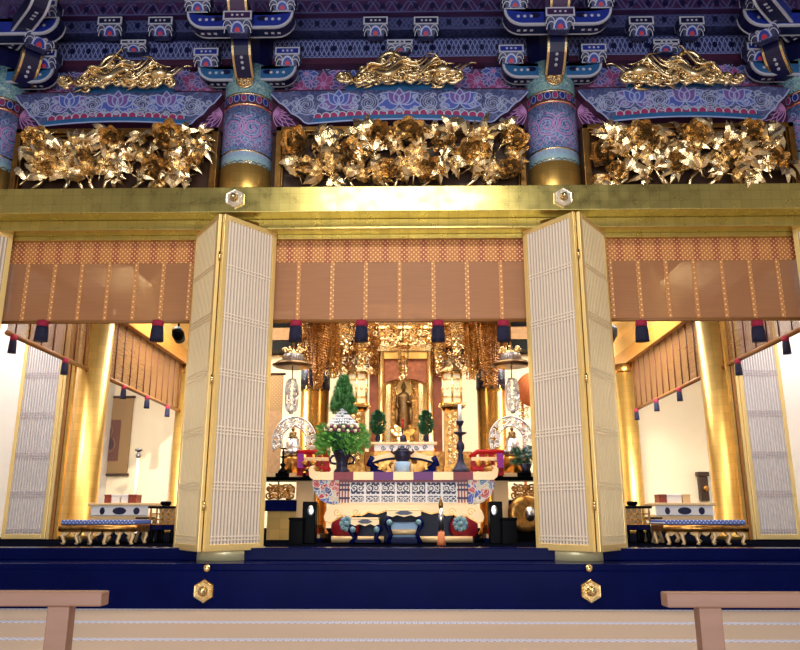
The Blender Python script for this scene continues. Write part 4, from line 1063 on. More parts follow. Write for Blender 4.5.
# ================================================================== SIDE BAY FURNITURE
def legs_curved(root, xs, y, z0, z1, w, mat_, bow=0.05, name='leg'):
    for x in xs:
        s = 1 if x > root.location.x else -1
        MB().tube([(x, y, z1), (x + s * bow, y - 0.02, lerp(z1, z0, 0.35)), (x - s * bow * 0.2, y, lerp(z1, z0, 0.8)), (x + s * bow * 0.6, y - 0.01, z0)], [w, w * 0.9, w * 0.7, w * 0.9], 8).build(name, [mat_], root)
def side_set(sg):
    nm = 'left' if sg < 0 else 'right'
    # low bench with brocade cushion
    Y = 12.2; px0, px1 = ((62, 136) if sg < 0 else (664, 745))
    a, b = P(px0, 525, Y), P(px1, 525, Y); x0, x1 = a.x, b.x
    z1 = P(100, 530, Y).z; zt = P(100, 522.5, Y).z
    root = thing('low_bench', 'long low bench with blue and white brocade top in the %s bay' % nm, 'bench', ((x0 + x1) / 2, Y, FL), 'brocade topped low benches')
    MB().box2((x0, Y - 0.05, zt - 0.03), (x1, Y + 0.7, zt + 0.04)).build('brocade_top', ['bench_cloth'], root, bevel=0.015)
    mb = MB()
    mb.tube([(x0 - 0.02, Y - 0.02, (z1 + zt) / 2 - 0.03), (x1 + 0.02, Y - 0.02, (z1 + zt) / 2 - 0.03)], 0.06, 10)
    mb.box2((x0, Y, z1 - 0.02), (x1, Y + 0.66, zt - 0.03)); mb.build('rail', ['antique_gold'], root)
    mb = MB(); n = 7
    for k in range(n):
        u = x0 + (x1 - x0) * (k + 0.5) / n
        mb.prism([(u - 0.08, z1), (u + 0.08, z1), (u + 0.05, z1 - 0.06), (u, z1 - 0.09), (u - 0.05, z1 - 0.06)], Y - 0.03, Y + 0.02)
    mb.build('apron', ['cream_lacquer'], root)
    xs = [x0 + 0.06 + (x1 - x0 - 0.12) * k / 5 for k in range(6)]
    legs_curved(root, xs, Y, FL, z1 - 0.02, 0.035, 'cream_lacquer', 0.03)
    legs_curved(root, (xs[0], xs[5]), Y + 0.6, FL, z1 - 0.02, 0.035, 'cream_lacquer', 0.03)
    # taller reading table behind
    Y = 13.4; px0, px1 = ((91, 148) if sg < 0 else (656, 713))
    a, b = P(px0, 510, Y), P(px1, 510, Y); x0, x1 = a.x, b.x
    z1 = P(100, 503, Y).z; z2 = P(100, 516, Y).z; z3 = P(100, 521, Y).z
    root = thing('sutra_table', 'cream lacquer sutra table with pierced apron behind the bench in the %s bay' % nm, 'table', ((x0 + x1) / 2, Y, FL), 'cream sutra tables')
    MB().box2((x0 - 0.05, Y - 0.05, z1 - 0.05), (x1 + 0.05, Y + 0.55, z1)).build('tabletop', ['cream_lacquer'], root, bevel=0.01)
    MB().box2((x0, Y, z2), (x1, Y + 0.02, z1 - 0.05)).build('apron', ['white_lacquer'], root)
    for u, w in ((0.2, 0.09), (0.5, 0.24), (0.8, 0.11)):
        c = (lerp(x0, x1, u), (z1 - 0.05 + z2) / 2); MB().prism(circle(c[0], c[1], w * (x1 - x0) * 0.5, (z1 - z2) * 0.28, 12)[:-1], Y - 0.006, Y + 0.004, 0).build('apron_opening', ['navy_paint'], root)
    MB().box2((x0, Y, z3), (x1, Y + 0.5, z2 + 0.02)).build('lower_rail', ['cream_lacquer'], root, bevel=0.01)
    legs_curved(root, (x0 + 0.05, x1 - 0.05, lerp(x0, x1, .35), lerp(x0, x1, .7)), Y + 0.02, FL, z3, 0.04, 'cream_lacquer', 0.06)
    MB().box2((lerp(x0, x1, .3), Y + 0.2, z3 - 0.14), (lerp(x0, x1, .62), Y + 0.45, z3 - 0.0)).build('hanging_drawer', ['bronze_dark'], root)
    # boxes on it
    for k, (q0, q1, m_, nm2) in enumerate((((104, 111, 'box_brown', 'brown'), (111, 119.5, 'box_white', 'white'), (121, 128, 'box_white', 'white'), (128, 136.5, 'box_brown', 'brown')) if sg < 0 else ((659, 667, 'box_brown', 'brown'), (667, 682, 'box_white', 'pale'), (683, 691, 'cream_lacquer', 'cream')))):
        Yb = Y + 0.1; c0, c1 = P(q0, 500, Yb).x, P(q1, 500, Yb).x; zt_ = P(100, 494.5, Yb).z
        root2 = thing('sutra_box', '%s sutra box on the %s sutra table, number %s from its left end' % (nm2, nm, ('one', 'two', 'three', 'four')[k]), 'box', ((c0 + c1) / 2, Yb + 0.1, z1), 'sutra boxes')
        MB().box2((c0 + 0.004, Yb, z1), (c1 - 0.004, Yb + 0.26, zt_ - 0.03)).build('box_body', [m_], root2, bevel=0.006)
        MB().box2((c0, Yb - 0.005, zt_ - 0.03), (c1, Yb + 0.265, zt_)).build('lid', [m_], root2, bevel=0.006)
    # black and gold openwork stand
    Y = 12.9; px0, px1 = ((150, 174) if sg < 0 else (626, 650))
    x0, x1 = P(px0, 520, Y).x, P(px1, 520, Y).x; z1 = P(100, 506, Y).z; z2 = P(100, 524, Y).z
    root = thing('openwork_stand', 'black and gold openwork stand next to the %s sutra table' % nm, 'stand', ((x0 + x1) / 2, Y, FL), 'openwork stands')
    MB().box2((x0 - 0.04, Y - 0.04, z1 - 0.04), (x1 + 0.04, Y + 0.5, z1)).build('top_board', ['black_lacquer'], root, bevel=0.008)
    mb = MB()
    for z in (z1 - 0.13, z1 - 0.22, z2): mb.box2((x0, Y, z - 0.012), (x1, Y + 0.03, z + 0.012))
    for k in range(5): u = lerp(x0, x1, k / 4); mb.box2((u - 0.012, Y, z2), (u + 0.012, Y + 0.03, z1 - 0.04))
    mb.build('grille', ['antique_gold'], root)
    MB().box2((x0, Y + 0.45, z2), (x1, Y + 0.47, z1 - 0.04)).build('back_panel', ['cream_lacquer'], root)
    MB().box2((x0, Y + 0.0, z2 - 0.10), (x1, Y + 0.48, z2)).build('shelf', ['sky_tint_lacquer'], root, bevel=0.006)
    for u in (x0 + 0.03, lerp(x0, x1, .5), x1 - 0.03): MB().lathe([(0.04, FL), (0.03, FL + 0.06), (0.045, FL + 0.15), (0.03, z2 - 0.1)], (u, Y + 0.04, 0), 10).build('leg', ['black_lacquer'], root)
    for u in (x0 + 0.03, x1 - 0.03): MB().lathe([(0.04, FL), (0.03, FL + 0.06), (0.045, FL + 0.15), (0.03, z2 - 0.1)], (u, Y + 0.42, 0), 10).build('leg', ['black_lacquer'], root)
    c = MB().lathe([(0.06, 0), (0.09, 0.03), (0.09, 0.07), (0.07, 0.08)], (0, 0, 0), 14).build('lacquer_bowl', ['black_lacquer'])
    c.location = (lerp(x0, x1, .45), Y + 0.2, z1); tag(c, 'small black bowl on the openwork stand in the %s bay' % nm, 'bowl', 'bowls on the openwork stands')
    # curved white chair arms between stand and bench
    px = 141 if sg < 0 else 657; Y = 12.95
    x = P(px, 530, Y).x; z1 = P(100, 519, Y).z
    root = thing('folding_stool', 'small stool with curved white crossed legs beside the %s openwork stand' % nm, 'stool', (x, Y, FL), 'stools with curved white legs')
    for s_ in (-1, 1):
        for yy in (0, 0.4):
            MB().tube([(x - s_ * 0.085, Y + yy, FL + 0.01), (x - s_ * 0.04, Y + yy, FL + 0.18), (x + s_ * 0.05, Y + yy, z1 - 0.12), (x + s_ * 0.09, Y + yy, z1)], [0.026, 0.024, 0.022, 0.025], 8).build('leg', ['cream_lacquer'], root)
    MB().box2((x - 0.105, Y - 0.03, z1), (x + 0.105, Y + 0.43, z1 + 0.03)).build('seat', ['black_lacquer'], root, bevel=0.01)
side_set(-1); side_set(1)

# hanging scroll on the back wall, left bay
Y = 22.22
x0, x1 = P(83, 440, Y).x, P(130, 440, Y).x; z1, z0 = P(110, 397, Y).z, P(110, 474.5, Y).z
root = thing('hanging_scroll', 'hanging scroll with dark painting in gold brocade on the left bay back wall', 'scroll', ((x0 + x1) / 2, Y, z0))
MB().box2((x0, Y, z0), (x1, Y + 0.03, z1)).build('mounting', ['scroll_border'], root)
mb = MB(); w = x1 - x0
mb.box2((x0 + w * .22, Y - 0.008, lerp(z0, z1, .17)), (x1 - w * .22, Y, lerp(z0, z1, .7)), 0)
fr = front(Y - 0.014)
for u, v in ((0.52, 0.55), (0.4, 0.36), (0.6, 0.38)):
    mb.patch(circle(lerp(x0, x1, u), lerp(z0, z1, v), 0.09, 0.15, 12), fr, 1); mb.patch(circle(lerp(x0, x1, u), lerp(z0, z1, v) + 0.17, 0.05, 0.06, 10), fr, 1)
    mb.ribbon(circle(lerp(x0, x1, u), lerp(z0, z1, v), 0.13, 0.2, 12), 0.015, fr, 2)
mb.build('painting', ['scroll_paper', 'scroll_ink', 'scroll_border'], root)
for z in (z0, z1): MB().tube([(x0 - 0.05, Y, z), (x1 + 0.05, Y, z)], 0.035, 10).build('roller', ['dark_wood'], root)

# tall slender lamp stand
def lampstand(px, py0, Y, label, m_):
    b = P(px, 495, Y); zt = P(px, py0, Y).z
    root = thing('lamp_stand', label, 'lamp stand', (b.x, Y, FL))
    MB().lathe([(0.18, FL), (0.18, FL + 0.03), (0.08, FL + 0.07), (0.045, FL + 0.2)], (b.x, Y, 0), 16).build('base', [m_], root)
    MB().lathe([(0.045, FL + 0.2), (0.04, lerp(FL, zt, .5)), (0.055, lerp(FL, zt, .52)), (0.035, zt - 0.25)], (b.x, Y, 0), 12).build('pole', [m_], root)
    MB().lathe([(0.03, zt - 0.25), (0.075, zt - 0.2), (0.06, zt - 0.13), (0.04, zt - 0.12), (0.04, zt - 0.08), (0.1, zt - 0.05), (0.1, zt), (0.03, zt + 0.01)], (b.x, Y, 0), 16).build('dish', ['silver_dark'], root)
lampstand(135, 449, 20.6, 'slender white lamp stand near the back wall of the left bay', 'white_lacquer')
# black wooden fitting on the right bay wall
p = P(703, 486, 22.2); root = thing('wall_fitting', 'dark wooden fitting on the right bay back wall beside the gold column', 'wall fitting', (p.x, 22.2, P(703, 501, 22.2).z))
mb = MB(); zb_, zt_ = P(703, 501, 22.2).z, P(703, 472, 22.2).z
mb.box2((p.x - 0.12, 22.1, zb_), (p.x + 0.12, 22.29, lerp(zb_, zt_, .85))); mb.box2((p.x - 0.16, 22.06, lerp(zb_, zt_, .85)), (p.x + 0.16, 22.29, zt_)); mb.build('body', ['dark_wood'], root, bevel=0.01)
MB().lathe([(0.001, 0), (0.09, 0.0), (0.09, 0.03), (0.05, 0.05)], (0, 0, 0), 16).xf(Matrix.Translation((p.x + 0.03, 22.08, lerp(zb_, zt_, .42))) @ Matrix.Rotation(PI / 2, 4, 'X')).build('boss', ['antique_gold'], root)

# ================================================================== MAIN ALTAR
exec_altar = True
AY = 13.0
def X_(px, py=490, Y=AY): return P(px, py, Y).x
def Z_(py, Y=AY): return P(400, py, Y).z
# ---- the large altar table
zt, zt2, zf, za = Z_(472), Z_(480), Z_(504), Z_(522)
xl, xr = X_(314, 476), X_(493, 476); D0, D1 = AY, AY + 1.5
root = thing('altar_table', 'large lacquered altar table with white and black frieze at the centre', 'altar', ((xl + xr) / 2, AY, FL))
n = 9; mat('altar_purple', (104, 36, 110), 0, .45)
seg = ['cream_lacquer', 'deep_red', 'cream_lacquer', 'altar_purple', 'cream_lacquer', 'altar_purple', 'cream_lacquer', 'deep_red', 'cream_lacquer']
mb = MB()
for k in range(n): mb.box2((lerp(xl, xr, k / n), D0 - 0.05, zt2), (lerp(xl, xr, (k + 1) / n), D1, zt), {'cream_lacquer': 0, 'deep_red': 1, 'altar_purple': 2}[seg[k]])
mb.build('tabletop', ['cream_lacquer', 'deep_red', 'altar_purple'], root)
fx0, fx1 = X_(338), X_(469)
MB().box2((fx0, D0 + 0.02, zf), (fx1, D0 + 1.3, zt2)).build('frieze', ['white_lacquer'], root)
mb = MB(); ff = front(D0 + 0.012)
np_ = 7
for k in range(np_):
    a, b = lerp(fx0, fx1, 0.09 + 0.82 * k / np_), lerp(fx0, fx1, 0.09 + 0.82 * (k + 1) / np_); g = 0.02
    mb.box2((a + g, D0 + 0.008, lerp(zf, zt2, .42)), (b - g, D0 + 0.02, lerp(zf, zt2, .9)), 0)
    mb.box2((a + g, D0 + 0.008, lerp(zf, zt2, .1)), (b - g, D0 + 0.02, lerp(zf, zt2, .34)), 0)
    for q in (0.3, 0.7):
        mb.ribbon(spiral(lerp(a, b, q), lerp(zf, zt2, .66), 0.06, 1.5, 1 if q < .5 else -1, k), 0.014, front(D0 + 0.002), 1)
        mb.ribbon(circle(lerp(a, b, q), lerp(zf, zt2, .22), 0.05, 0.025, 10), 0.012, front(D0 + 0.002), 1)
mb.build('frieze_panel', ['frieze_fret', 'white_lacquer'], root)
mb = MB()
for e0, e1 in ((fx0, lerp(fx0, fx1, .09)), (lerp(fx0, fx1, .91), fx1)):
    for k in range(4): u = lerp(e0, e1, (k + .5) / 4); mb.box2((u - 0.014, D0, zf), (u + 0.014, D0 + 0.02, zt2))
    for v in (0.55, 0.75, 0.2): mb.box2((e0, D0 - 0.002, lerp(zf, zt2, v)), (e1, D0 + 0.02, lerp(zf, zt2, v) + 0.035), 1)
mb.build('corner_post', ['rust_brocade', 'shaded_purple'], root)
for s_, (e0, e1) in ((-1, (X_(312), X_(339))), (1, (X_(468), X_(495)))):
    poly = [(e0, zt2), (e1, zt2), (e1, zf)] if s_ < 0 else [(e1, zt2), (e0, zt2), (e0, zf)]
    xo = e0 if s_ < 0 else e1; xi = e1 if s_ < 0 else e0
    for i in range(1, 8):
        t = i / 8; poly.append((lerp(xi, xo, 0.25 + 0.75 * math.sin(t * PI / 2)), lerp(zf, zt2, 1 - math.cos(t * PI / 2))))
    MB().prism(poly, D0 - 0.03, D1 - 0.1).build('end_scroll', ['paint_multi'], root)
# upturned scroll ends of the tabletop
for s_, e in ((-1, xl), (1, xr)):
    pts = [(e - s_ * 0.10, zt2 + 0.0), (e, zt2 + 0.0), (e + s_ * 0.07, zt2 + 0.05), (e + s_ * 0.09, zt + 0.04), (e + s_ * 0.05, zt + 0.10), (e - s_ * 0.02, zt + 0.11), (e + s_ * 0.01, zt + 0.06), (e - s_ * 0.02, zt + 0.01), (e - s_ * 0.10, zt + 0.005)]
    MB().prism(pts, D0 - 0.06, D1 + 0.01).build('scroll_end', ['cream_lacquer'], root, bevel=0.012)
mb = MB().box2((fx0 - 0.12, D0 - 0.02, zt2 - 0.035), (fx1 + 0.12, D0 + 0.05, zt2)); mb.box2((fx0 - 0.02, D0 - 0.02, zf - 0.01), (fx1 + 0.02, D0 + 0.05, zf + 0.02), 1)
mb.build('frieze_rail', ['deep_red', 'cream_lacquer'], root)
# cream waved apron
mb = MB()
ax0, ax1 = X_(325), X_(483)
apx = [(337, 503.5), (404, 503.5), (471, 503.5), (477, 506), (481.5, 511), (483.5, 517), (482, 522), (477, 523.5), (471, 520), (466, 516.5), (459, 518.5), (453, 515), (446, 516), (439, 512.5), (431, 514.5), (422, 511.5), (413, 513.5), (404, 511)]
apx = apx + [(808 - p[0], p[1]) for p in reversed(apx[3:-1])]
ap = [(X_(p[0]), Z_(p[1])) for p in apx]
mb.prism(ap, D0 - 0.02, D0 + 0.05)
ap = ap[1:]
for sg in (-1, 1):
    for q in (0.30, 0.42): mb.ribbon(spiral(lerp(ax0, ax1, .5 + sg * q), lerp(za, zf, .55), 0.07, 1.3, sg, 0), 0.012, front(D0 - 0.026), 1)
mb.ribbon([(p[0], p[1] + 0.012) for p in ap[5:-3]], 0.018, front(D0 - 0.026), 1)
mb.build('apron', ['cream_lacquer', 'antique_gold'], root)
MB().box2((X_(332), D0 + 0.25, FL), (X_(474), D1 - 0.1, zf)).build('body', ['deep_navy'], root)
for px in (345, 464):
    x = X_(px, 530, AY); zc = Z_(530); r = 0.24
    mb = MB().lathe([(0.001, 0), (r * .8, 0), (r, 0.04), (r, 0.18), (r * 0.9, 0.24)], (0, 0, 0), 28).xf(Matrix.Translation((x, AY + 0.22, FL + r + 0.01)) @ Matrix.Rotation(PI / 2, 4, 'X'))
    fr_ = front(AY - 0.02)
    o = mb.build('cabriole_knee', ['deep_red'], root)
    m2 = MB(); m2.lathe([(0.001, 0.03), (0.05, 0.03), (0.05, 0.0)], (0, 0, 0), 12)
    for k in range(8):
        a = k * PI / 4; m2.ball((0.085 * math.cos(a), 0.085 * math.sin(a), 0.01), 0.05, 0, 8, 5, (1, 1, 0.4))
    m2.xf(Matrix.Translation((x + (0.03 if px < 400 else -0.06), AY - 0.02, FL + r + 0.07)) @ Matrix.Rotation(PI / 2, 4, 'X')); m2.build('flower_boss', ['paint_teal'], o)
for e0, e1 in ((332, 384), (414, 472)):
    MB().tube([(X_(e0, 543), AY - 0.1, FL + 0.06), (X_(e1, 543), AY - 0.1, FL + 0.06)], 0.055, 10).build('base_rail', ['cream_lacquer'], root)
# tiered red and gold steps at each flank of the altar
for s_, (e0, e1) in (('left', (300, 322)), ('right', (484, 506))):
    Y = 13.35
    root = thing('altar_step', 'red and gold stepped plinth at the %s flank of the altar table' % s_, 'plinth', (P((e0 + e1) / 2, 530, Y).x, Y, FL), 'stepped plinths beside the altar')
    for k, (p0, p1, m_) in enumerate(((548, 538, 'sky_tint_lacquer'), (538, 534, 'cream_lacquer'), (534, 528, 'red_lacquer'), (528, 525, 'antique_gold'))):
        q = k * 0.03
        MB().box2((P(e0, 530, Y).x + q, Y - 0.1 + q, max(FL, Z_(p0, Y))), (P(e1, 530, Y).x - q, Y + 0.9, max(FL + 0.02, Z_(p1, Y)))).build('tier', [m_], root)
    for q in (0.3, 0.7):
        MB().box2((P(lerp(e0, e1, q), 530, Y).x - 0.04, Y, Z_(525, Y)), (P(lerp(e0, e1, q), 530, Y).x + 0.04, Y + 0.1, Z_(505, Y))).build('post', ['leaf_column'], root)

# ---- small tables in front of the altar
def offering_table(p0, p1, ptop, pb, Y, label, cloud=True):
    x0, x1 = P(p0, ptop, Y).x, P(p1, ptop, Y).x; z1 = P(400, ptop, Y).z; z2 = P(400, pb, Y).z
    root = thing('offering_table', label, 'offering table', ((x0 + x1) / 2, Y, FL), 'low offering tables before the altar')
    cx = (x0 + x1) / 2; w = (x1 - x0) / 2
    MB().box2((x0, Y - 0.02, z1 - 0.03), (x1, Y + 0.4, z1)).build('tabletop', ['cream_lacquer'], root, bevel=0.008)
    poly = [(cx - w, z1 - 0.03), (cx + w, z1 - 0.03), (cx + w, z2 + 0.02), (cx + w * .7, z2), (cx + w * .4, z2 + 0.03), (cx, z2), (cx - w * .4, z2 + 0.03), (cx - w * .7, z2), (cx - w, z2 + 0.02)]
    mb = MB().prism(poly, Y - 0.01, Y + 0.03, 0); c = (z1 + z2) / 2
    mb.prism([(cx - w * .55, c), (cx - w * .2, c + 0.035), (cx + w * .2, c + 0.035), (cx + w * .55, c), (cx + w * .2, c - 0.03), (cx - w * .2, c - 0.03)], Y - 0.02, Y - 0.005, 1)
    mb.build('apron', ['cream_lacquer', 'navy_paint'], root)
    for s_ in (-1, 1):
        for yy in (0.02, 0.36):
            MB().tube([(cx + s_ * w * .9, Y + yy, z2 + 0.01), (cx + s_ * w * 1.02, Y + yy - 0.02, lerp(FL, z2, .75)), (cx + s_ * w * .75, Y + yy, lerp(FL, z2, .35)), (cx + s_ * w * .98, Y + yy - 0.03, FL + 0.012)], [0.045, 0.05, 0.03, 0.04], 8).build('leg', ['sky_tint_lacquer'], root)
    MB().box2((cx - w * .95, Y + 0.02, FL + 0.03), (cx + w * .95, Y + 0.06, FL + 0.07)).build('stretcher', ['sky_tint_lacquer'], root)
    for s_ in (-1, 1): MB().ball((cx + s_ * w * .85, Y - 0.03, lerp(FL, z2, .8)), 0.05, 0, 8, 6).build('knee_boss', ['paint_teal'], root)
    return root
offering_table(351, 379, 517.5, 526, 12.35, 'low offering table with cream top and dark legs left of the centre table')
offering_table(387, 421, 509, 517, 12.35, 'wider offering table with white top and dark legs at the centre')
Y = 12.54; xa, xb = X_(391, 535, Y), X_(418, 535, Y)
root = thing('kneeling_cushion', 'pale blue cushion seat with a gold band under the centre offering table', 'cushion', ((xa + xb) / 2, Y, FL))
MB().box2((xa, Y - 0.1, FL), (xb, Y + 0.1, FL + 0.1)).build('base', ['sky_tint_lacquer'], root, bevel=0.01)
MB().box2((xa, Y - 0.08, FL + 0.1), (xb, Y + 0.1, Z_(522, Y))).build('pad', ['pale_blue_cloth'], root, bevel=0.03)
MB().tube([(xa - 0.01, Y - 0.09, Z_(532, Y)), (xb + 0.01, Y - 0.09, Z_(532, Y))], 0.045, 10).build('band', ['cream_lacquer'], root)
Y = 11.9; x = X_(441, 520, Y); root = thing('ritual_staff', 'upright silver and orange staff on the floor right of the cushion', 'staff', (x, Y, FL))
MB().lathe([(0.07, FL), (0.06, FL + 0.06), (0.05, FL + 0.2)], (x, Y, 0), 12).build('foot', ['orange_wood'], root)
MB().lathe([(0.045, FL + 0.2), (0.04, FL + 0.35), (0.045, FL + 0.36), (0.03, Z_(508, Y))], (x, Y, 0), 12).build('shaft', ['silver'], root)
MB().lathe([(0.03, Z_(508, Y)), (0.038, Z_(505, Y)), (0.02, Z_(500, Y)), (0.004, Z_(497, Y))], (x, Y, 0), 12).build('tip', ['dark_gold'], root)

# ---- black cabinets flanking
for s_, tall, low in (('left', (302, 315), (289, 303)), ('right', (490, 503), (502, 517))):
    Y = 12.5; x0, x1 = X_(tall[0], 525, Y), X_(tall[1], 525, Y); z1 = P(400, 501.5, Y).z
    root = thing('black_loudspeaker', 'tall narrow black box with a shiny oval at the %s of the altar' % s_, 'loudspeaker', ((x0 + x1) / 2, Y, FL), 'tall black boxes flanking the altar')
    MB().box2((x0, Y, FL), (x1, Y + 0.3, z1)).build('cabinet', ['black_lacquer'], root, bevel=0.012)
    MB().lathe([(0.001, 0), (0.05, 0), (0.055, 0.01), (0.04, 0.016), (0.001, 0.016)], (0, 0, 0), 16, sy=1.6).xf(Matrix.Translation(((x0 + x1) / 2 + (0.03 if s_ == 'left' else -0.03), Y, P(400, 511, Y).z)) @ Matrix.Rotation(PI / 2, 4, 'X')).build('silver_oval', ['silver'], root)  # small silver oval on the front face
    x0, x1 = X_(low[0], 525, Y - 0.2), X_(low[1], 525, Y - 0.2); z1 = P(400, 517.5, Y - 0.2).z
    root = thing('black_chest', 'low plain black chest on the outer side of the %s tall black box' % s_, 'chest', ((x0 + x1) / 2, Y - 0.2, FL), 'low black chests flanking the altar')
    MB().box2((x0, Y - 0.2, FL), (x1, Y + 0.1, z1 - 0.04)).build('body', ['black_lacquer'], root, bevel=0.01)
    MB().box2((x0 - 0.01, Y - 0.21, z1 - 0.04), (x1 + 0.01, Y + 0.11, z1)).build('lid', ['black_lacquer'], root, bevel=0.01)

# ---- upper tier: second table with offerings
UY = 13.9
zu0, zu1 = zt, Z_(442, UY)
root = thing('upper_altar_stand', 'smaller cream and gold stand with winged ends upon the altar table', 'altar stand', (X_(403, 460, UY), UY, zt))
x0, x1 = X_(371, 442, UY), X_(437, 442, UY)
MB().box2((x0, UY - 0.02, zu1 - 0.05), (x1, UY + 0.7, zu1)).build('tabletop', ['cream_lacquer'], root, bevel=0.008)
mb = MB().box2((x0 + 0.06, UY, zu1 - 0.16), (x1 - 0.06, UY + 0.6, zu1 - 0.05), 0)
for k in range(6):
    u = lerp(x0 + 0.15, x1 - 0.15, (k + .5) / 6); mb.ribbon(spiral(u, zu1 - 0.105, 0.045, 1.3, 1 if k % 2 else -1, 0), 0.016, front(UY - 0.006), 1)
mb.build('frieze', ['white_lacquer', 'navy_paint'], root)
for s_ in (-1, 1):
    cx = X_(403, 452, UY); poly = []
    for t in [i / 8 for i in range(9)]: poly.append((cx + s_ * lerp(0.06, 0.62, t), zu1 - 0.17 - 0.10 * (1 - math.cos(t * PI)) / 2))
    for t in [i / 8 for i in range(9)]: poly.append((cx + s_ * lerp(0.66, 0.15, t), zu1 - 0.40 + 0.12 * math.sin(t * PI * .5)))
    MB().prism(poly if s_ < 0 else poly[::-1], UY - 0.04, UY + 0.05).build('wing_apron', ['cream_lacquer'], root)
    MB().prism([(p[0], p[1] - 0.04) for p in (poly if s_ < 0 else poly[::-1])], UY, UY + 0.06).build('wing_shadow_board', ['sky_tint_lacquer'], root)
    x = cx + s_ * 0.56; MB().tube([(x, UY, zu1 - 0.28), (x + s_ * 0.06, UY - 0.03, zu1 - 0.4), (x - s_ * 0.08, UY, lerp(zt, zu1, .2)), (x + s_ * 0.02, UY - 0.04, zt + 0.075)], [0.07, 0.06, 0.05, 0.06], 8).build('leg', ['sky_tint_lacquer'], root)
    x = cx + s_ * 0.35; m2 = MB()
    for k in range(10): m2.tube([(p[0], UY + 0.04, p[1]) for p in spiral(x + 0.16 * math.sin(k * 2.1), zt + 0.10 + 0.09 * (k % 3) / 1.2, 0.05, 1.2, 1, k, 8)], 0.014, 5)
    m2.build('gold_openwork', ['antique_gold'], root)
    MB().lathe([(0.2, zt), (0.22, zt + 0.02), (0.1, zt + 0.08), (0.02, zt + 0.1)], (cx + s_ * 0.48, UY - 0.05, 0), 16).build('navy_foot', ['sky_tint_lacquer'], root)
MB().box2((X_(374, 470, UY), UY + 0.1, zt), (X_(434, 470, UY), UY + 0.6, zu1 - 0.16)).build('body', ['antique_gold'], root)

# ---- incense burners, vases
def lathe_thing(name, label, cat, prof, x, y, z, mat_, part='body', group=None, seg=22):
    root = thing(name, label, cat, (x, y, z), group)
    MB().lathe([(max(r, 1e-3), h) for r, h in prof], (x, y, z), seg).build(part, [mat_], root); return root
Y = 13.5; x = X_(402.5, 465, Y); s = MP(465, Y)
root = thing('incense_pedestal', 'pale blue cloth covered pedestal under the dark incense burner', 'pedestal', (x, Y, zt))
MB().lathe([(7.5 * s, 0), (7 * s, 6 * s), (8 * s, 11.5 * s)], (x, Y, zt), 20).build('cloth_cover', ['pale_blue_cloth'], root)
for s_ in (-1, 1): MB().ball((x + s_ * 9.5 * s, Y + 0.02, zt + 5 * s), 3 * s, 0, 8, 6, (0.6, 0.6, 1.6)).build('side_scroll', ['cream_lacquer'], root)
zb_ = zt + 11.5 * s
root = thing('incense_burner', 'dark rounded incense burner on the pale blue pedestal', 'incense burner', (x, Y, zb_))
MB().lathe([(5 * s, 0), (7.5 * s, 3 * s), (8.5 * s, 8 * s), (8 * s, 9 * s), (9 * s, 10 * s), (7.5 * s, 11 * s), (1e-3, 11 * s)], (x, Y, zb_), 24).build('bowl', ['bronze_dark'], root)
MB().lathe([(7 * s, 11 * s), (5 * s, 13.5 * s), (2 * s, 14 * s), (2.2 * s, 16 * s), (1e-3, 17 * s)], (x, Y, zb_), 18).build('lid', ['bronze_dark'], root)
for s_ in (-1, 1): MB().tube([(x + s_ * 8 * s, Y, zb_ + 8 * s), (x + s_ * 11 * s, Y, zb_ + 10 * s), (x + s_ * 10 * s, Y, zb_ + 13 * s)], [0.02, 0.02, 0.015], 6).build('handle', ['bronze_dark'], root)
# small central burner with red stick and lotus leaves
Y = 14.3; x = X_(403, 438, Y); s = MP(435, Y)
root = thing('lotus_vase', 'small dark vase with gold lotus leaves and a red stick before the statue', 'vase', (x, Y, zu1))
MB().lathe([(3 * s, 0), (3.8 * s, 2 * s), (3.6 * s, 8 * s), (2 * s, 9 * s), (1.4 * s, 14 * s), (2 * s, 15 * s)], (x, Y, zu1), 18).build('body', ['bronze_dark'], root)
mb = MB()
for a in (-1.2, -0.7, 0.7, 1.2, 2.2, -2.2):
    l = 13 * s if abs(a) < 1.5 else 9 * s; o = len(mb.v)
    vs = [Vector((0, 0, 0))]; fs = []
    for i in range(6):
        t = i / 5
        for w in (-1, 1): vs.append(Vector((w * 3.2 * s * math.sin(PI * t * .95 + 0.05), 0.02 * w, l * t)))
    fs = [(1 + 2 * i, 2 + 2 * i, 4 + 2 * i, 3 + 2 * i) for i in range(5)]
    mb.add([Matrix.Rotation(a, 3, 'Y') @ v + Vector((x, Y - 0.03, zu1 + 9 * s)) for v in vs], fs, 0, True)
mb.build('lotus_leaf', ['bright_gold'], root)
MB().tube([(x, Y, zu1 + 14 * s), (x, Y, zu1 + 24 * s)], 1.0 * s, 8).ball((x, Y, zu1 + 24 * s), 1.5 * s, 0, 8, 6).build('red_stick', ['red_lacquer'], root)
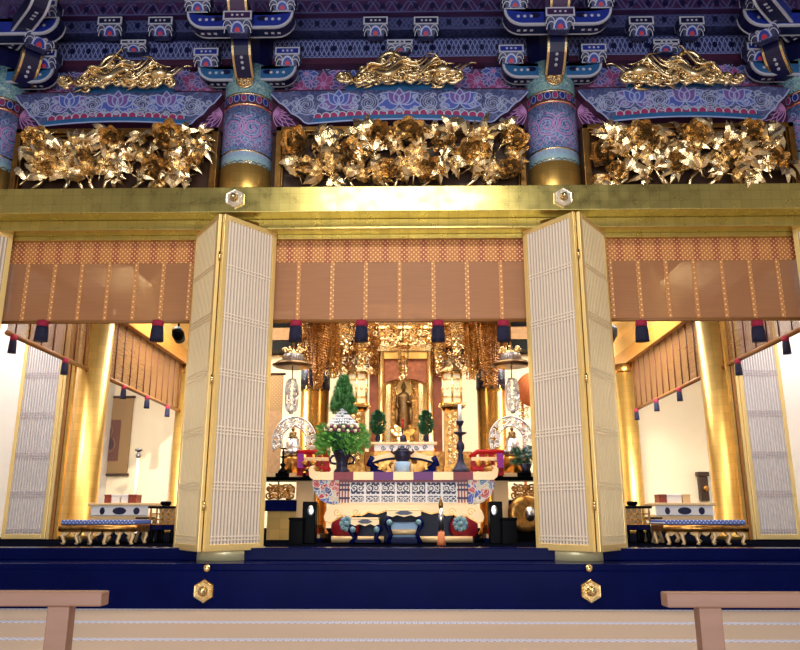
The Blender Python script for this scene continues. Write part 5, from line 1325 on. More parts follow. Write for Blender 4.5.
# topiary plants
def topiary(px, label):
    Y = 14.25; x = X_(px, 430, Y); s = MP(428, Y); r = random.Random(px)
    root = thing('potted_evergreen', label, 'potted plant', (x, Y, zu1), 'clipped evergreens on the altar')
    MB().lathe([(3.3 * s, 0), (3.5 * s, 1.2 * s), (1.6 * s, 2.2 * s), (3 * s, 4.5 * s), (2.6 * s, 8 * s), (2.0 * s, 8.6 * s)], (x, Y, zu1), 16).build('vase', ['bronze_dark'], root)
    mb = MB()
    for k in range(520):
        t = r.random(); a = r.uniform(0, 6.28); rad = 7 * s * math.sin(PI * min(.97, .14 + .8 * t)) ** .8 * r.uniform(.15, 1.0)
        c = Vector((x + rad * math.cos(a), Y + rad * math.sin(a), zu1 + 9 * s + 23 * s * t)); d = Vector((math.cos(a), math.sin(a), r.uniform(.2, 1.2))).normalized() * 3.0 * s; q = d.orthogonal().normalized() * 1.3 * s
        mb.add([c, c + d * .5 + q, c + d, c + d * .5 - q], [(0, 1, 2, 3)], 0)
    mb.lathe([(1.0 * s, 8 * s), (0.7 * s, 26 * s)], (x, Y, zu1), 6)
    mb.build('foliage', ['leaf_dark'], root)
topiary(378, 'clipped dark evergreen in a small vase left of the lotus vase')
topiary(426, 'clipped dark evergreen in a small vase right of the lotus vase')
# tall candlestick with candle
Y = 13.3; x = X_(460.5, 450, Y); s = MP(450, Y)
root = thing('candlestick', 'tall dark bronze candlestick with white candle on the right of the altar', 'candlestick', (x, Y, zt))
MB().lathe([(9 * s, 0), (9 * s, 2 * s), (7 * s, 5 * s), (4 * s, 10 * s), (2.5 * s, 16 * s), (3 * s, 18 * s), (2 * s, 20 * s), (4 * s, 24 * s), (4 * s, 28 * s), (2 * s, 31 * s), (2 * s, 36 * s), (2.6 * s, 37 * s)], (x, Y, zt), 22).build('stem', ['bronze_dark'], root)
MB().lathe([(2 * s, 37 * s), (6.5 * s, 39 * s), (6.5 * s, 40 * s), (2 * s, 40.5 * s), (1.6 * s, 46 * s), (3 * s, 48 * s), (4.2 * s, 51 * s), (3.8 * s, 51.5 * s), (1e-3, 51 * s)], (x, Y, zt), 22).build('drip_pan', ['bronze_dark'], root)
MB().lathe([(2 * s, 51 * s), (1.6 * s, 68 * s), (1e-3, 68.4 * s)], (x, Y, zt), 14).build('candle', ['candle_wax'], root)

# ---- great flower arrangement
Y = 13.35; x = X_(342, 460, Y); s = MP(440, Y)
root = thing('flower_arrangement', 'tall cone of white and purple chrysanthemums with cypress in a dark vase', 'flower arrangement', (x, Y, zt))
v = MB().lathe([(7.5 * s, 0), (8 * s, 2 * s), (5.5 * s, 5 * s), (6 * s, 12 * s), (8.5 * s, 19 * s), (10 * s, 23 * s), (9 * s, 23 * s), (1e-3, 21 * s)], (x, Y, zt), 24).build('vase', ['bronze_dark'], root)
for s_ in (-1, 1): MB().tube([(x + s_ * 6 * s, Y, zt + 9 * s), (x + s_ * 11 * s, Y, zt + 10 * s), (x + s_ * 12 * s, Y, zt + 14 * s), (x + s_ * 9.5 * s, Y, zt + 17 * s), (x + s_ * 7.5 * s, Y, zt + 17 * s)], 1.2 * s, 8).build('handle', ['bronze_dark'], v)
r = random.Random(8)
def sprig(mb, c, d, l, w, mi):
    d = Vector(d).normalized(); q = d.cross(Vector((0.3, 1, 0.1))).normalized()
    for k in range(4):
        b = c + d * (l * k / 4)
        for sg in (-1, 1):
            e = b + (d * 0.6 + q * sg * 0.8) * (w * (1.3 - k * .22)); n_ = (e - b).orthogonal().normalized() * w * .16
            mb.add([b, (b + e) / 2 + n_, e, (b + e) / 2 - n_], [(0, 1, 2, 3)], mi)
    n_ = q * w * .18; mb.add([c - n_, c + n_, c + d * l * 1.3], [(0, 1, 2)], mi)
mb = MB()
for k in range(430):                                       # cypress crown: a pointed plume
    t = r.random() ** 0.9; a = r.uniform(0, 6.28); rad = (14 * (1 - t) ** .8 + .6) * s * r.uniform(.1, 1)
    c = Vector((x + rad * math.cos(a), Y + 0.05 + rad * math.sin(a) * .8, zt + (58 + 36 * t) * s)); sprig(mb, c, (math.cos(a) * .5, math.sin(a) * .4, 1), 6 * s, 4.2 * s, 0)
mb.build('cypress_crown', ['cypress_green'], root)
mb = MB()
for k in range(340):                                       # spreading leaves round the bottom
    a = r.uniform(0, 6.28); q = r.random(); rad = lerp(7, 25, q ** .7) * s
    c = Vector((x + rad * math.cos(a), Y + rad * math.sin(a) * .7, zt + (lerp(22, 40, r.random()) - (q > .8) * 4) * s + (8 * s if abs(math.cos(a)) > .8 and r.random() < .4 else 0)))
    sprig(mb, c, (math.cos(a), math.sin(a), r.uniform(-.3, .7)), 5 * s, 3.2 * s, 0)
mb.build('skirt_foliage', ['leaf_green'], root)
def pompon(mb, c, rr, mi, mi2):
    mb.ball(c, rr, mi, 8, 5)
    for k in range(7): a = k * .9; mb.octa((c[0] + rr * .8 * math.cos(a), c[1] - rr * .3, c[2] + rr * .8 * math.sin(a)), rr * .4, mi)
rows = [(66, 0.6, 1), (63, 2.2, 4), (60, 4, 6), (57, 6.5, 9), (54, 9.2, 12), (51, 12, 14), (48, 14.8, 16)]
for (h, rad, n) in rows:
    for k in range(n):
        a = -PI * (0.02 + .96 * (k + .5) / n); m2 = MB(); pompon(m2, (x + rad * s * math.cos(a), Y + rad * s * math.sin(a) * .8, zt + (h + r.uniform(-.6, .6)) * s), 1.2 * s, 0, 0)
        m2.build('white_chrysanthemum', ['flower_white'], root)
for (h, rad, n) in ((44.5, 17, 12), (41, 17.5, 12)):
    for k in range(n):
        a = -PI * (0.02 + .96 * (k + .5) / n); m2 = MB(); pompon(m2, (x + rad * s * math.cos(a), Y + rad * s * math.sin(a) * .8, zt + (h + r.uniform(-1, 1)) * s), 1.7 * s, 0, 0)
        pu = (k + (h < 42)) % 2 == 0
        m2.build('purple_chrysanthemum' if pu else 'yellow_chrysanthemum', ['flower_purple' if pu else 'flower_yellow'], root)
MB().lathe([(9 * s, 20 * s), (14 * s, 42 * s), (1 * s, 66 * s)], (x, Y + 0.02, zt), 12).build('stem_core', ['leaf_dark'], root)

# ---- red lacquer stands left and right
for s_, pxs, ph in (('left', (298, 329), 1), ('right', (471, 503), -1)):
    Y = 14.1; x0, x1 = X_(pxs[0], 460, Y), X_(pxs[1], 460, Y)
    root = thing('red_lacquer_stand', 'red lacquer offering stand with curved rails on the %s of the altar' % s_, 'stand', ((x0 + x1) / 2, Y, zt), 'red lacquer stands')
    za_, zb_, zc_ = Z_(452, Y), Z_(459, Y), Z_(468, Y)
    MB().tube([(x0 - 0.02, Y, za_ - 0.1 * (ph < 0)), (lerp(x0, x1, .2), Y, za_), (lerp(x0, x1, .8), Y, za_), (x1 + 0.02, Y, za_ - 0.02 * (ph > 0))], 0.045, 8).build('top_rail', ['red_lacquer'], root)
    for z_, m_ in ((zb_, 'cream_lacquer'), (zc_, 'red_lacquer')): MB().box2((x0, Y - 0.06, z_ - 0.04), (x1, Y + 0.35, z_ + 0.03)).build('shelf', [m_], root, bevel=0.008)
    for u in (0.08, .36, .64, .92): MB().box2((lerp(x0, x1, u) - 0.055, Y - 0.02, zt), (lerp(x0, x1, u) + 0.055, Y + 0.06, za_ - 0.01)).build('post', ['red_lacquer'], root)
    for u in (.22, .5): MB().ball((lerp(x0, x1, u), Y - 0.07, (zb_ + zc_) / 2), 0.06, 0, 10, 6, (1.2, .5, 1)).build('gilt_flower', ['antique_gold'], root)
    MB().box2((x0 if ph > 0 else x1 - 0.12, Y - 0.09, zc_), ((x0 + 0.12) if ph > 0 else x1, Y - 0.05, zb_ + 0.1)).build('cloth', ['purple_cloth'], root)
    # slipper shaped wooden fish-like censer on the end of the table
    px = 313 if ph > 0 else 491
    c = MB().ball((0, 0, 0.06), 0.1, 0, 12, 8, (1.4, .8, .6)).tube([(-0.1, 0, 0.05), (0, 0, 0.12), (0.1, 0, 0.05)], 0.015, 6).build('wooden_censer', ['dark_gold'])
    c.location = (X_(px, 468, 13.25), 13.25, zt); tag(c, 'small brown wooden censer on the %s end of the altar table' % s_, 'censer', 'wooden censers on the altar table')
# side shelves
for s_, (e0, e1) in (('left', (262, 317)), ('right', (489, 545))):
    Y = 14.4; x0, x1 = X_(e0, 478, Y), X_(e1, 478, Y); z1 = Z_(473, Y)
    root = thing('side_altar', 'long dark side altar shelf extending to the %s of the altar table' % s_, 'side altar', ((x0 + x1) / 2, Y, FL), 'side altars')
    mb = MB()
    for k in range(4): mb.box2((lerp(x0, x1, k / 4), Y - 0.05, z1 - 0.07), (lerp(x0, x1, (k + 1) / 4), Y + 0.6, z1), k % 2 if s_ == 'left' else (k + 1) % 2)
    mb.build('shelf_top', ['cream_lacquer', 'black_lacquer'], root)
    MB().box2((x0, Y, z1 - 0.14), (x1, Y + 0.55, z1 - 0.07)).build('under_board', ['black_lacquer'], root)
    q0, q1 = (295, 313) if s_ == 'left' else (494, 509)
    MB().box2((X_(q0, 500, Y), Y + 0.1, FL), (X_(q1, 500, Y), Y + 0.5, z1 - 0.14)).build('front_drape', ['cream_lacquer'], root)
    q0, q1 = (264, 296) if s_ == 'left' else (510, 544)
    MB().box2((X_(q0, 520, Y), Y + 0.3, FL), (X_(q1, 520, Y), Y + 0.5, Z_(499, Y))).build('gold_panel', ['leaf_wall'], root)
    MB().box2((X_(q0, 505, Y), Y + 0.05, Z_(511, Y)), (X_(q1, 505, Y), Y + 0.5, Z_(500, Y))).build('drawer', ['sky_tint_lacquer'], root, bevel=0.01)
    mb = MB()
    for k in range(16):
        cx_ = lerp(X_(q0 + 3, 490, Y), X_(q1 - 3, 490, Y), (k % 8 + .5) / 8); cz = lerp(Z_(498, Y), Z_(484, Y), (k // 8 + .4) / 2)
        mb.tube([(p[0], Y + 0.06, p[1]) for p in spiral(cx_, cz, 0.08, 1.4, 1 if k % 2 else -1, k, 12)], 0.02, 5)
    mb.build('gilt_openwork', ['antique_gold'], root)
# gong on the right, small candlestick on the left
Y = 13.9; x = X_(526, 514, Y); root = thing('gong', 'round brass gong with a bright centre at the right end of the altar', 'gong', (x, Y, FL))
MB().lathe([(0.001, 0), (0.30, 0), (0.33, 0.03), (0.30, 0.08), (0.2, 0.06), (0.001, 0.06)], (0, 0, 0), 28).xf(Matrix.Translation((x, Y, Z_(514, Y))) @ Matrix.Rotation(PI / 2, 4, 'X')).build('disc', ['antique_gold'], root)
MB().lathe([(0.001, 0.05), (0.13, 0.05), (0.13, 0.09), (0.001, 0.11)], (0, 0, 0), 20, sx=.7).xf(Matrix.Translation((x + 0.06, Y, Z_(514, Y))) @ Matrix.Rotation(PI / 2, 4, 'X')).build('bright_boss', ['silver'], root)
MB().box2((x - 0.34, Y, FL), (x + 0.34, Y + 0.3, Z_(527, Y))).build('stand', ['black_lacquer'], root, bevel=0.01)
Y = 13.9; x = X_(278, 470, Y); zsh = Z_(473, 14.4)
root = thing('small_candlestick', 'small black candlestick on the left side altar', 'candlestick', (x, 14.4, zsh))
MB().lathe([(0.09, 0), (0.09, 0.03), (0.03, 0.1), (0.055, 0.16), (0.02, 0.2), (0.02, 0.28), (0.08, 0.3), (0.02, 0.32), (0.015, 0.45)], (x, 14.4, zsh), 16).build('stem', ['black_lacquer'], root)
MB().lathe([(0.05, 0.45), (0.06, 0.47), (0.001, 0.475)], (x, 14.4, zsh), 12).build('pan', ['black_lacquer'], root)
# bouquet at the far right
Y = 14.35; x = X_(526, 470, Y); root = thing('small_bouquet', 'green bouquet with pale blue flowers at the right end of the side altar', 'bouquet', (x, Y, zsh))
MB().lathe([(0.1, 0), (0.08, 0.06), (0.12, 0.16)], (x, Y, zsh), 14).build('vase', ['bronze_dark'], root)
mb = MB()
for k in range(130):
    a = r.uniform(0, 6.28); rad = r.uniform(.02, .26); sprig(mb, Vector((x + rad * math.cos(a), Y + rad * math.sin(a) * .7, zsh + .14 + r.random() * .32)), (math.cos(a), math.sin(a), r.uniform(0, 1)), .09, .06, 0)
mb.build('foliage', ['leaf_dark'], root)
for k in range(10):
    m2 = MB(); pompon(m2, (x + r.uniform(-.1, .22), Y - r.uniform(.1, .2), zsh + r.uniform(.2, .46)), .03, 0, 0); m2.build('blue_flower', ['pale_blue_cloth'], root)

# ---- silver halo, lotus seat, pendant and canopy on each side
def filigree_ring(mb, c, rx, rz, w, y, a0, a1, n, tr_=0.02):
    for k in range(n):
        a = lerp(a0, a1, (k + .5) / n); cx_, cz = c[0] + (rx - w * .5) * math.cos(a), c[1] + (rz - w * .5) * math.sin(a)
        for q in range(2):
            mb.tube([(p[0], y + 0.012 * math.sin(i), p[1]) for i, p in enumerate(spiral(cx_ + (q - .5) * w * .5 * math.cos(a), cz + (q - .5) * w * .5 * math.sin(a), w * .3, 1.5, 1 if k % 2 else -1, a, 12))], tr_ * .8, 5)
    for q in (0, 1): mb.tube([(p[0], y, p[1]) for p in circle(c[0], c[1], rx - q * w, rz - q * w, 36, a0, a1)], tr_, 6)
for s_, px, pcan in (('left', 293, 293), ('right', 512, 511)):
    Y = 14.9; x = X_(px, 440, Y); s = MP(440, Y)
    root = thing('silver_altar_ornament', 'silver openwork halo over a lotus seat on the %s of the altar' % s_, 'ornament', (x, Y, Z_(456, Y)), 'silver halo ornaments')
    mb = MB(); filigree_ring(mb, (x, Z_(440, Y)), 22 * s, 24 * s, 9.5 * s, Y + 0.12, -0.45, PI + 0.45, 15, 0.018); mb.build('halo', ['silver'], root)
    MB().lathe([(7 * s, 0), (9.5 * s, 1.5 * s), (9.5 * s, 5 * s), (7.5 * s, 6 * s), (8.3 * s, 8 * s), (7 * s, 10 * s), (7.4 * s, 13 * s), (6 * s, 14 * s), (6.2 * s, 17 * s), (1e-3, 17.5 * s)], (x, Y, Z_(456, Y)), 24).build('lotus_seat', ['silver'], root)
    mb = MB()
    for k in range(14):
        a = 2 * PI * k / 14; mb.ball((x + 9 * s * math.cos(a), Y + 9 * s * math.sin(a), Z_(456, Y) + 3.4 * s), 2.1 * s, 0, 8, 5, (1, 1, 1.2))
    mb.build('lotus_petal', ['silver_dark'], root)
    zs = Z_(456, Y) + 17 * s; mb = MB()                    # little seated figure
    mb.lathe([(4.5 * s, 0), (5 * s, 1.2 * s), (3.4 * s, 2.8 * s), (2.6 * s, 4.5 * s), (2.8 * s, 6.5 * s), (1.0 * s, 7.5 * s), (1.0 * s, 8.2 * s)], (x, Y - 0.02, zs), 16, 0, True, 1, .7)
    mb.ball((x, Y - 0.03, zs + 9.6 * s), 1.9 * s, 0, 10, 8); mb.ball((x, Y - 0.02, zs + 11.6 * s), 0.8 * s, 0, 8, 5)
    for q in (-1, 1): mb.tube([(x + q * 2.7 * s, Y - 0.02, zs + 6 * s), (x + q * 3.2 * s, Y - 0.08, zs + 3.5 * s), (x + q * .5 * s, Y - 0.12, zs + 2.6 * s)], [s * .9, s * .8, s * .6], 6)
    mb.build('seated_figurine', ['bronze_figure'], root)
    MB().lathe([(8 * s, 0), (9 * s, -3 * s), (9 * s, Z_(473, 14.4) - Z_(456, Y))], (x, Y, Z_(456, Y)), 16).build('pedestal', ['antique_gold'], root)
    # pendant plaque and canopy disc, hung on one rod
    Yc = 13.6; x = X_(pcan, 360, Yc); s = MP(365, Yc); zr = Z_(365, Yc)
    root = thing('silver_canopy', 'wide silver canopy disc hanging on the %s of the shrine' % s_, 'hanging canopy', (x, Yc, zr), 'silver hanging canopies')
    MB().lathe([(1e-3, 0), (14 * s, -1.5 * s), (20 * s, 0), (20.5 * s, 1.2 * s), (17 * s, 3.5 * s), (9 * s, 5 * s), (1e-3, 5 * s)], (x, Yc, zr - 1.0 * s), 36).build('brim', ['brim_bronze'], root)
    mb = MB().lathe([(9.3 * s, 4 * s), (9.8 * s, 5 * s), (9.8 * s, 11 * s), (9 * s, 12 * s), (1e-3, 12 * s)], (x, Yc, zr - 1 * s), 30)
    for k in range(24): a = 2 * PI * k / 24; mb.box((x + 9.9 * s * math.cos(a), Yc + 9.9 * s * math.sin(a), zr + 6.8 * s), (0.02, 0.02, 4.5 * s))
    mb.build('crown_band', ['silver_dark'], root)
    mb = MB().lathe([(7 * s, 12 * s), (6 * s, 14 * s), (3 * s, 16 * s), (2 * s, 19 * s)], (x, Yc, zr - 1 * s), 20)
    for k in range(6):
        a = k * PI / 3 + .3; mb.tube([(x + (p[0]) * math.cos(a), Yc + p[0] * math.sin(a), zr + p[1]) for p in spiral(8 * s, 15 * s, 3 * s, 1.3, 1, 0, 12)], 0.018, 6)
    mb.build('scroll_finial', ['brass'], root)
    MB().tube([(x, Yc, zr + 16 * s), (x, Yc, 7.3)], 0.02, 6).build('hanging_rod', ['dark_gold'], root)
    MB().tube([(x, Yc, zr), (x, Yc, zr - 15 * s)], 0.010, 6).build('chain', ['dark_gold'], root)
    root = thing('silver_pendant', 'oblong silver openwork pendant below the %s canopy disc' % s_, 'pendant', (x, Yc, zr - 15 * s), 'silver pendants')
    mb = MB(); h0, h1 = Z_(411, Yc), Z_(379, Yc)
    for k in range(7):
        for q in (-1, 1): mb.tube([(p[0], Yc + .01 * math.sin(i), p[1]) for i, p in enumerate(spiral(x + q * 2.8 * s, lerp(h0, h1, (k + .5) / 7), 2.6 * s, 1.5, q, k, 12))], .014, 5)
    ol = [(x + 6 * s * math.copysign(abs(math.cos(t)) ** .5, math.cos(t)), (h0 + h1) / 2 + (h1 - h0) / 2 * math.copysign(abs(math.sin(t)) ** .7, math.sin(t))) for t in [2 * PI * i / 32 for i in range(33)]]
    mb.tube([(p[0], Yc, p[1]) for p in ol], .018, 6); mb.build('openwork', ['silver'], root)
    MB().tube([(x, Yc, h1), (x, Yc, zr - 14 * s)], .012, 6).build('hook', ['dark_gold'], root)
    MB().ball((x, Yc, h0 - 1.5 * s), 1.8 * s, 0, 8, 6, (1.3, .6, .8)).build('drop', ['silver_dark'], root)

# ---- shrine with the standing statue
SY = 16.4
def XS(px, py=400, Y=SY): return P(px, py, Y).x
def ZS(py, Y=SY): return P(400, py, Y).z
zsb = ZS(452)
root = thing('gold_shrine', 'gold canopied shrine with round posts around the standing statue', 'shrine', (XS(404), SY, FL))
MB().box2((XS(338), SY - 0.1, FL), (XS(470), SY + 1.6, zsb)).build('platform', ['antique_gold'], root)
for pa in (381, 430): MB().lathe([(0.11, zsb), (0.11, zsb + 0.1), (0.075, zsb + 0.14), (0.075, ZS(342)), (0.1, ZS(341)), (0.1, ZS(338))], (XS(pa), SY, 0), 20).build('post', ['bright_gold'], root)
mb = MB().box2((XS(376), SY - 0.08, ZS(352)), (XS(435), SY + 0.1, ZS(345))); mb.box2((XS(372), SY - 0.12, ZS(330)), (XS(439), SY + 0.1, ZS(327))); mb.build('lintel', ['bright_gold'], root, bevel=0.01)
MB().box2((XS(380), SY - 0.03, ZS(359)), (XS(430), SY + 0.05, ZS(352.5))).build('lower_lintel', ['leaf_column'], root)
mb = MB(); r = random.Random(31)
for k in range(60):
    c = (lerp(XS(380), XS(431), r.random()), ZS(345) + r.random() * (ZS(330) - ZS(345)))
    mb.tube([(p[0], SY - 0.06 - .03 * math.sin(i), p[1]) for i, p in enumerate(spiral(c[0], c[1], r.uniform(.05, .1), 1.5, r.choice((-1, 1)), r.uniform(0, 6), 11))], .018, 5)
mb.build('carved_transom', ['carved_gold'], root)
MB().box2((XS(380), SY, ZS(346)), (XS(431), SY + 0.03, ZS(330))).build('transom_board', ['antique_gold'], root)
for pa, pb in ((369, 377.5), (433.5, 442)): MB().box2((XS(pa), SY + 0.1, zsb), (XS(pb), SY + 0.3, ZS(320))).build('side_pillar', ['rust_pillar'], root)
mb = MB(); pts = []                                           # rust brocade valance, draped
for i in range(13):
    t = i / 12; pts.append((XS(384) + t * (XS(427) - XS(384)), ZS(378) + 0.10 * (abs(t * 2 - 1) ** 2) * -1.0))
mb.prism([(XS(384), ZS(358)), (XS(427), ZS(358))] + pts[::-1], SY + 0.06, SY + 0.09); mb.build('valance', ['rust_brocade'], root)
MB().box2((XS(383), SY + 0.75, zsb), (XS(428), SY + 0.8, ZS(356))).build('back_panel', ['leaf_wall'], root)
for pa, pb in ((385.5, 390.5), (418.5, 423.5)):                     # inner leaves
    MB().box2((XS(pa), SY + 0.25, zsb), (XS(pb), SY + 0.32, ZS(372))).build('inner_post', ['bright_gold'], root, bevel=.01)
for pa, pb in ((391, 397), (411, 417.5)):
    mb = MB().box2((XS(pa), SY + 0.5, zsb), (XS(pb), SY + 0.55, ZS(374)))
    for k in range(14): mb.tube([(p[0], SY + 0.49, p[1]) for p in spiral((XS(pa) + XS(pb)) / 2, lerp(zsb, ZS(376), (k + .5) / 14), .06, 1.4, 1 if k % 2 else -1, k, 9)], .012, 5)
    mb.build('carved_panel', ['antique_gold'], root)
MB().box2((XS(366), SY + 0.35, ZS(300)), (XS(442), SY + 1.5, ZS(318))).build('roof', ['antique_gold'], root)
# ---- statue
zs = ZS(444); x = XS(403.5); h = ZS(379.5) - zs; Y = SY + 0.34
root = thing('standing_statue', 'dark gold standing figure in long robes inside the shrine', 'statue', (x, Y, zsb))
MB().lathe([(h * .2, zsb - zs), (h * .22, 0), (h * .15, h * .03), (h * .19, h * .06)], (x, Y, zs), 20).build('lotus_base', ['bright_gold'], root)
mb = MB(); B0 = zs + h * .06; H = h * .94
mb.lathe([(H * .135, 0), (H * .13, H * .1), (H * .125, H * .3), (H * .12, H * .5), (H * .115, H * .62), (H * .14, H * .74), (H * .13, H * .79), (H * .05, H * .83), (H * .042, H * .86)], (x, Y, B0), 20, 0, True, 1, .62)
mb.ball((x, Y - .01, B0 + H * .915), H * .062, 0, 12, 9, (.86, .95, 1.15)); mb.ball((x, Y, B0 + H * .985), H * .028, 0, 8, 6)
mb.ball((x, Y - H * .062, B0 + H * .91), H * .012, 0, 6, 5)
for q in (-1, 1):
    mb.tube([(x + q * H * .125, Y, B0 + H * .76), (x + q * H * .16, Y - .01, B0 + H * .62), (x + q * H * (.12 if q < 0 else .08), Y - H * .1, B0 + H * (.56 if q < 0 else .66))], [H * .042, H * .04, H * .026], 8)
    mb.tube([(x + q * H * .15, Y, B0 + H * .62), (x + q * H * .165, Y + .01, B0 + H * .42), (x + q * H * .14, Y + .01, B0 + H * .18)], [H * .035, H * .05, H * .015], 8, flat=.5)
    mb.ball((x + q * H * .058, Y, B0 + H * .91), H * .014, 0, 6, 5, (.6, 1, 1.8))
for k in range(7): mb.tube([(x - H * .09 + k * H * .03, Y - H * .078 + .012 * abs(k - 3), B0 + H * .02), (x - H * .07 + k * H * .023, Y - H * .075 + .01 * abs(k - 3), B0 + H * .5)], H * .008, 5)
mb.xf(Matrix.Translation((x, Y, 0)) @ Matrix.Diagonal((0.74, 0.9, 1, 1)) @ Matrix.Translation((-x, -Y, 0)))
mb.build('robed_body', ['bronze_figure'], root)
mb = MB()
mb.tube([(p[0], Y + 0.1, p[1]) for p in circle(x, B0 + H * .9, H * .14, H * .16, 24)], .012, 6)
for k in range(20): a = k * PI / 10; mb.tube([(x + H * .14 * math.cos(a), Y + .1, B0 + H * .9 + H * .16 * math.sin(a)), (x + H * .19 * math.cos(a), Y + .1, B0 + H * .9 + H * .22 * math.sin(a))], .008, 4)
mb.build('halo', ['bright_gold'], root)

# ---- gilt lantern stands
for s_, px in (('left', 357), ('right', 452)):
    Y = 15.3; x = X_(px, 410, Y); s = MP(405, Y)
    z0, z1, z2 = Z_(472, Y), Z_(406, Y), Z_(374, Y)
    root = thing('gilt_lantern', 'gilt lantern with white panes on a carved pillar, %s of the shrine' % s_, 'lantern', (x, Y, zt - 0.02), 'gilt lanterns beside the shrine')
    mb = MB().box2((x - 9 * s, Y - 9 * s, z0), (x + 9 * s, Y + 9 * s, z0 + 6 * s)); mb.box2((x - 8 * s, Y - 8 * s, z0 + 6 * s), (x + 8 * s, Y + 8 * s, z1 - 6 * s)); mb.build('pillar', ['antique_gold'], root)
    MB().box2((x - 10 * s, Y - 10 * s, FL), (x + 10 * s, Y + 10 * s, z0)).build('pillar_base', ['antique_gold'], root)
    mb = MB()
    for k in range(18): mb.tube([(p[0], Y - 8.4 * s, p[1]) for p in spiral(x + (2.6 if k % 2 else -2.6) * s, lerp(z0 + 8 * s, z1 - 8 * s, (k + .5) / 18), 2.4 * s, 1.4, 1 if k % 2 else -1, k, 10)], .016, 5)
    mb.build('carved_front', ['carved_gold'], root)
    mb = MB().lathe([(8 * s, z1 - 7 * s), (13 * s, z1 - 2 * s), (13 * s, z1), (8 * s, z1 + 1 * s)], (x, Y, 0), 6, 0, False, a0=PI / 6)
    for k in range(6): a = k * PI / 3 + PI / 6; mb.tube([(x + 12.5 * s * math.cos(a), Y + 12.5 * s * math.sin(a), z1 - 1 * s), (x + 14.5 * s * math.cos(a), Y + 14.5 * s * math.sin(a), z1 - .2 * s), (x + 14 * s * math.cos(a), Y + 14 * s * math.sin(a), z1 + 2 * s)], .02, 6)
    mb.build('tray', ['bright_gold'], root)
    mb = MB()
    for k in range(6):
        a = k * PI / 3 + PI / 6; c = Vector((x + 10.5 * s * math.cos(a), Y + 10.5 * s * math.sin(a), 0)); mb.tube([(c.x, c.y, z1), (c.x, c.y, z2)], .022, 6)
        b = a + PI / 3; d = Vector((x + 10.5 * s * math.cos(b), Y + 10.5 * s * math.sin(b), 0))
        for q in (0.05, 0.25, 0.8, .98): mb.tube([(c.x, c.y, lerp(z1, z2, q)), (d.x, d.y, lerp(z1, z2, q))], .016, 5)
        m_ = (c + d) / 2 * 1.0; mb.ball((m_.x, m_.y, lerp(z1, z2, .52)), 1.7 * s, 0, 8, 5, (1, .4, 1))
    mb.build('lantern_frame', ['bright_gold'], root)
    MB().lathe([(10 * s, z1 + .02), (10 * s, z2 - .02)], (x, Y, 0), 6, 0, False, a0=PI / 6).build('pane', ['cream_pane'], root)
    mb = MB().lathe([(15 * s, z2), (14 * s, z2 + 1.5 * s), (7 * s, z2 + 6 * s), (3 * s, z2 + 12 * s), (1.5 * s, z2 + 15 * s), (2.5 * s, z2 + 17 * s), (1e-3, z2 + 21 * s)], (x, Y, 0), 6, 0, False, a0=PI / 6)
    for k in range(6): a = k * PI / 3 + PI / 6; mb.tube([(x + (13 * s + p[0]) * math.cos(a), Y + (13 * s + p[0]) * math.sin(a), z2 + 2 * s + p[1]) for p in spiral(2 * s, 2 * s, 2.4 * s, 1.1, 1, -PI / 2, 10)], .02, 6)
    mb.build('roof', ['carved_gold'], root)

# ---- hanging gilt ornaments
def bead_chandelier(px, p0, p1, Y, wpx, label, nstr, seed, dens=1.0, m_='carved_gold'):
    r = random.Random(seed); s = MP(350, Y); x = P(px, 350, Y).x; zt_, zb_ = P(px, p0, Y).z, P(px, p1, Y).z
    root = thing('hanging_gilt_ornament', label, 'hanging ornament', (x, Y, zt_), 'hanging gilt ornaments')
    MB().tube([(x, Y, zt_ - 0.02), (x, Y, 7.3)], .015, 5).build('chain', ['dark_gold'], root)
    H = zt_ - zb_; W = wpx * s / 2
    mb = MB().lathe([(W * .15, 0.02), (W * .9, -H * .04), (W, -H * .08), (W * .9, -H * .1), (1e-3, -H * .1)], (x, Y, zt_), 12, 0, False)
    for k in range(6): a = k * PI / 3; mb.tube([(x + (W * .9 + p[0]) * math.cos(a), Y + (W * .9 + p[0]) * math.sin(a), zt_ - H * .05 + p[1]) for p in spiral(0, W * .15, W * .18, 1.3, 1, -PI / 2, 10)], W * .045, 5)
    mb.build('crown', [m_], root)
    mb = MB()
    for k in range(nstr):
        a = r.uniform(0, 2 * PI); rad = W * r.uniform(.35, 1.0); l = H * r.uniform(.45, .95); n = max(4, int(l / (0.055 / dens)))
        for i in range(n):
            mb.octa((x + rad * (1 - .35 * i / n) * math.cos(a), Y + rad * (1 - .35 * i / n) * math.sin(a), zt_ - H * .08 - l * i / n), r.uniform(.012, .026), 0, 1.3)
        e = zt_ - H * .08 - l; q = W * .12
        mb.prism(circle(x + rad * .65 * math.cos(a), e, q, q * .8, 6)[:-1], Y + rad * .65 * math.sin(a) - .008, Y + rad * .65 * math.sin(a) + .008)
    o = mb.build('bead_strings', [m_], root); o['kind'] = 'stuff'
    for q, z in ((.55, .35), (.4, .7)):
        m2 = MB().lathe([(1e-3, 0.03), (W * q * .7, 0.01), (W * q, -.03), (W * q * .5, -.05), (1e-3, -.12)], (x, Y, zt_ - H * z), 8, 0, False)
        m2.build('tier', ['bright_gold'], root)
    mb = MB().ball((x, Y, zb_ + H * .12), W * .28, 0, 10, 7, (1, 1, 1.2)); mb.tube([(x, Y, zb_ + H * .08), (x, Y, zb_)], [W * .1, W * .2], 8); mb.build('drop', ['bright_gold'], root)
    return root
bead_chandelier(318, 318, 386, 15.6, 26, 'dense brown gilt bead ornament in front of the left altar column', 60, 1, 1, 'brown_gold')
bead_chandelier(489, 318, 386, 15.6, 26, 'dense brown gilt bead ornament in front of the right altar column', 60, 2, 1, 'brown_gold')
bead_chandelier(346, 318, 352, 14.6, 16, 'bright gilt pendant ornament above the flower arrangement', 16, 3)
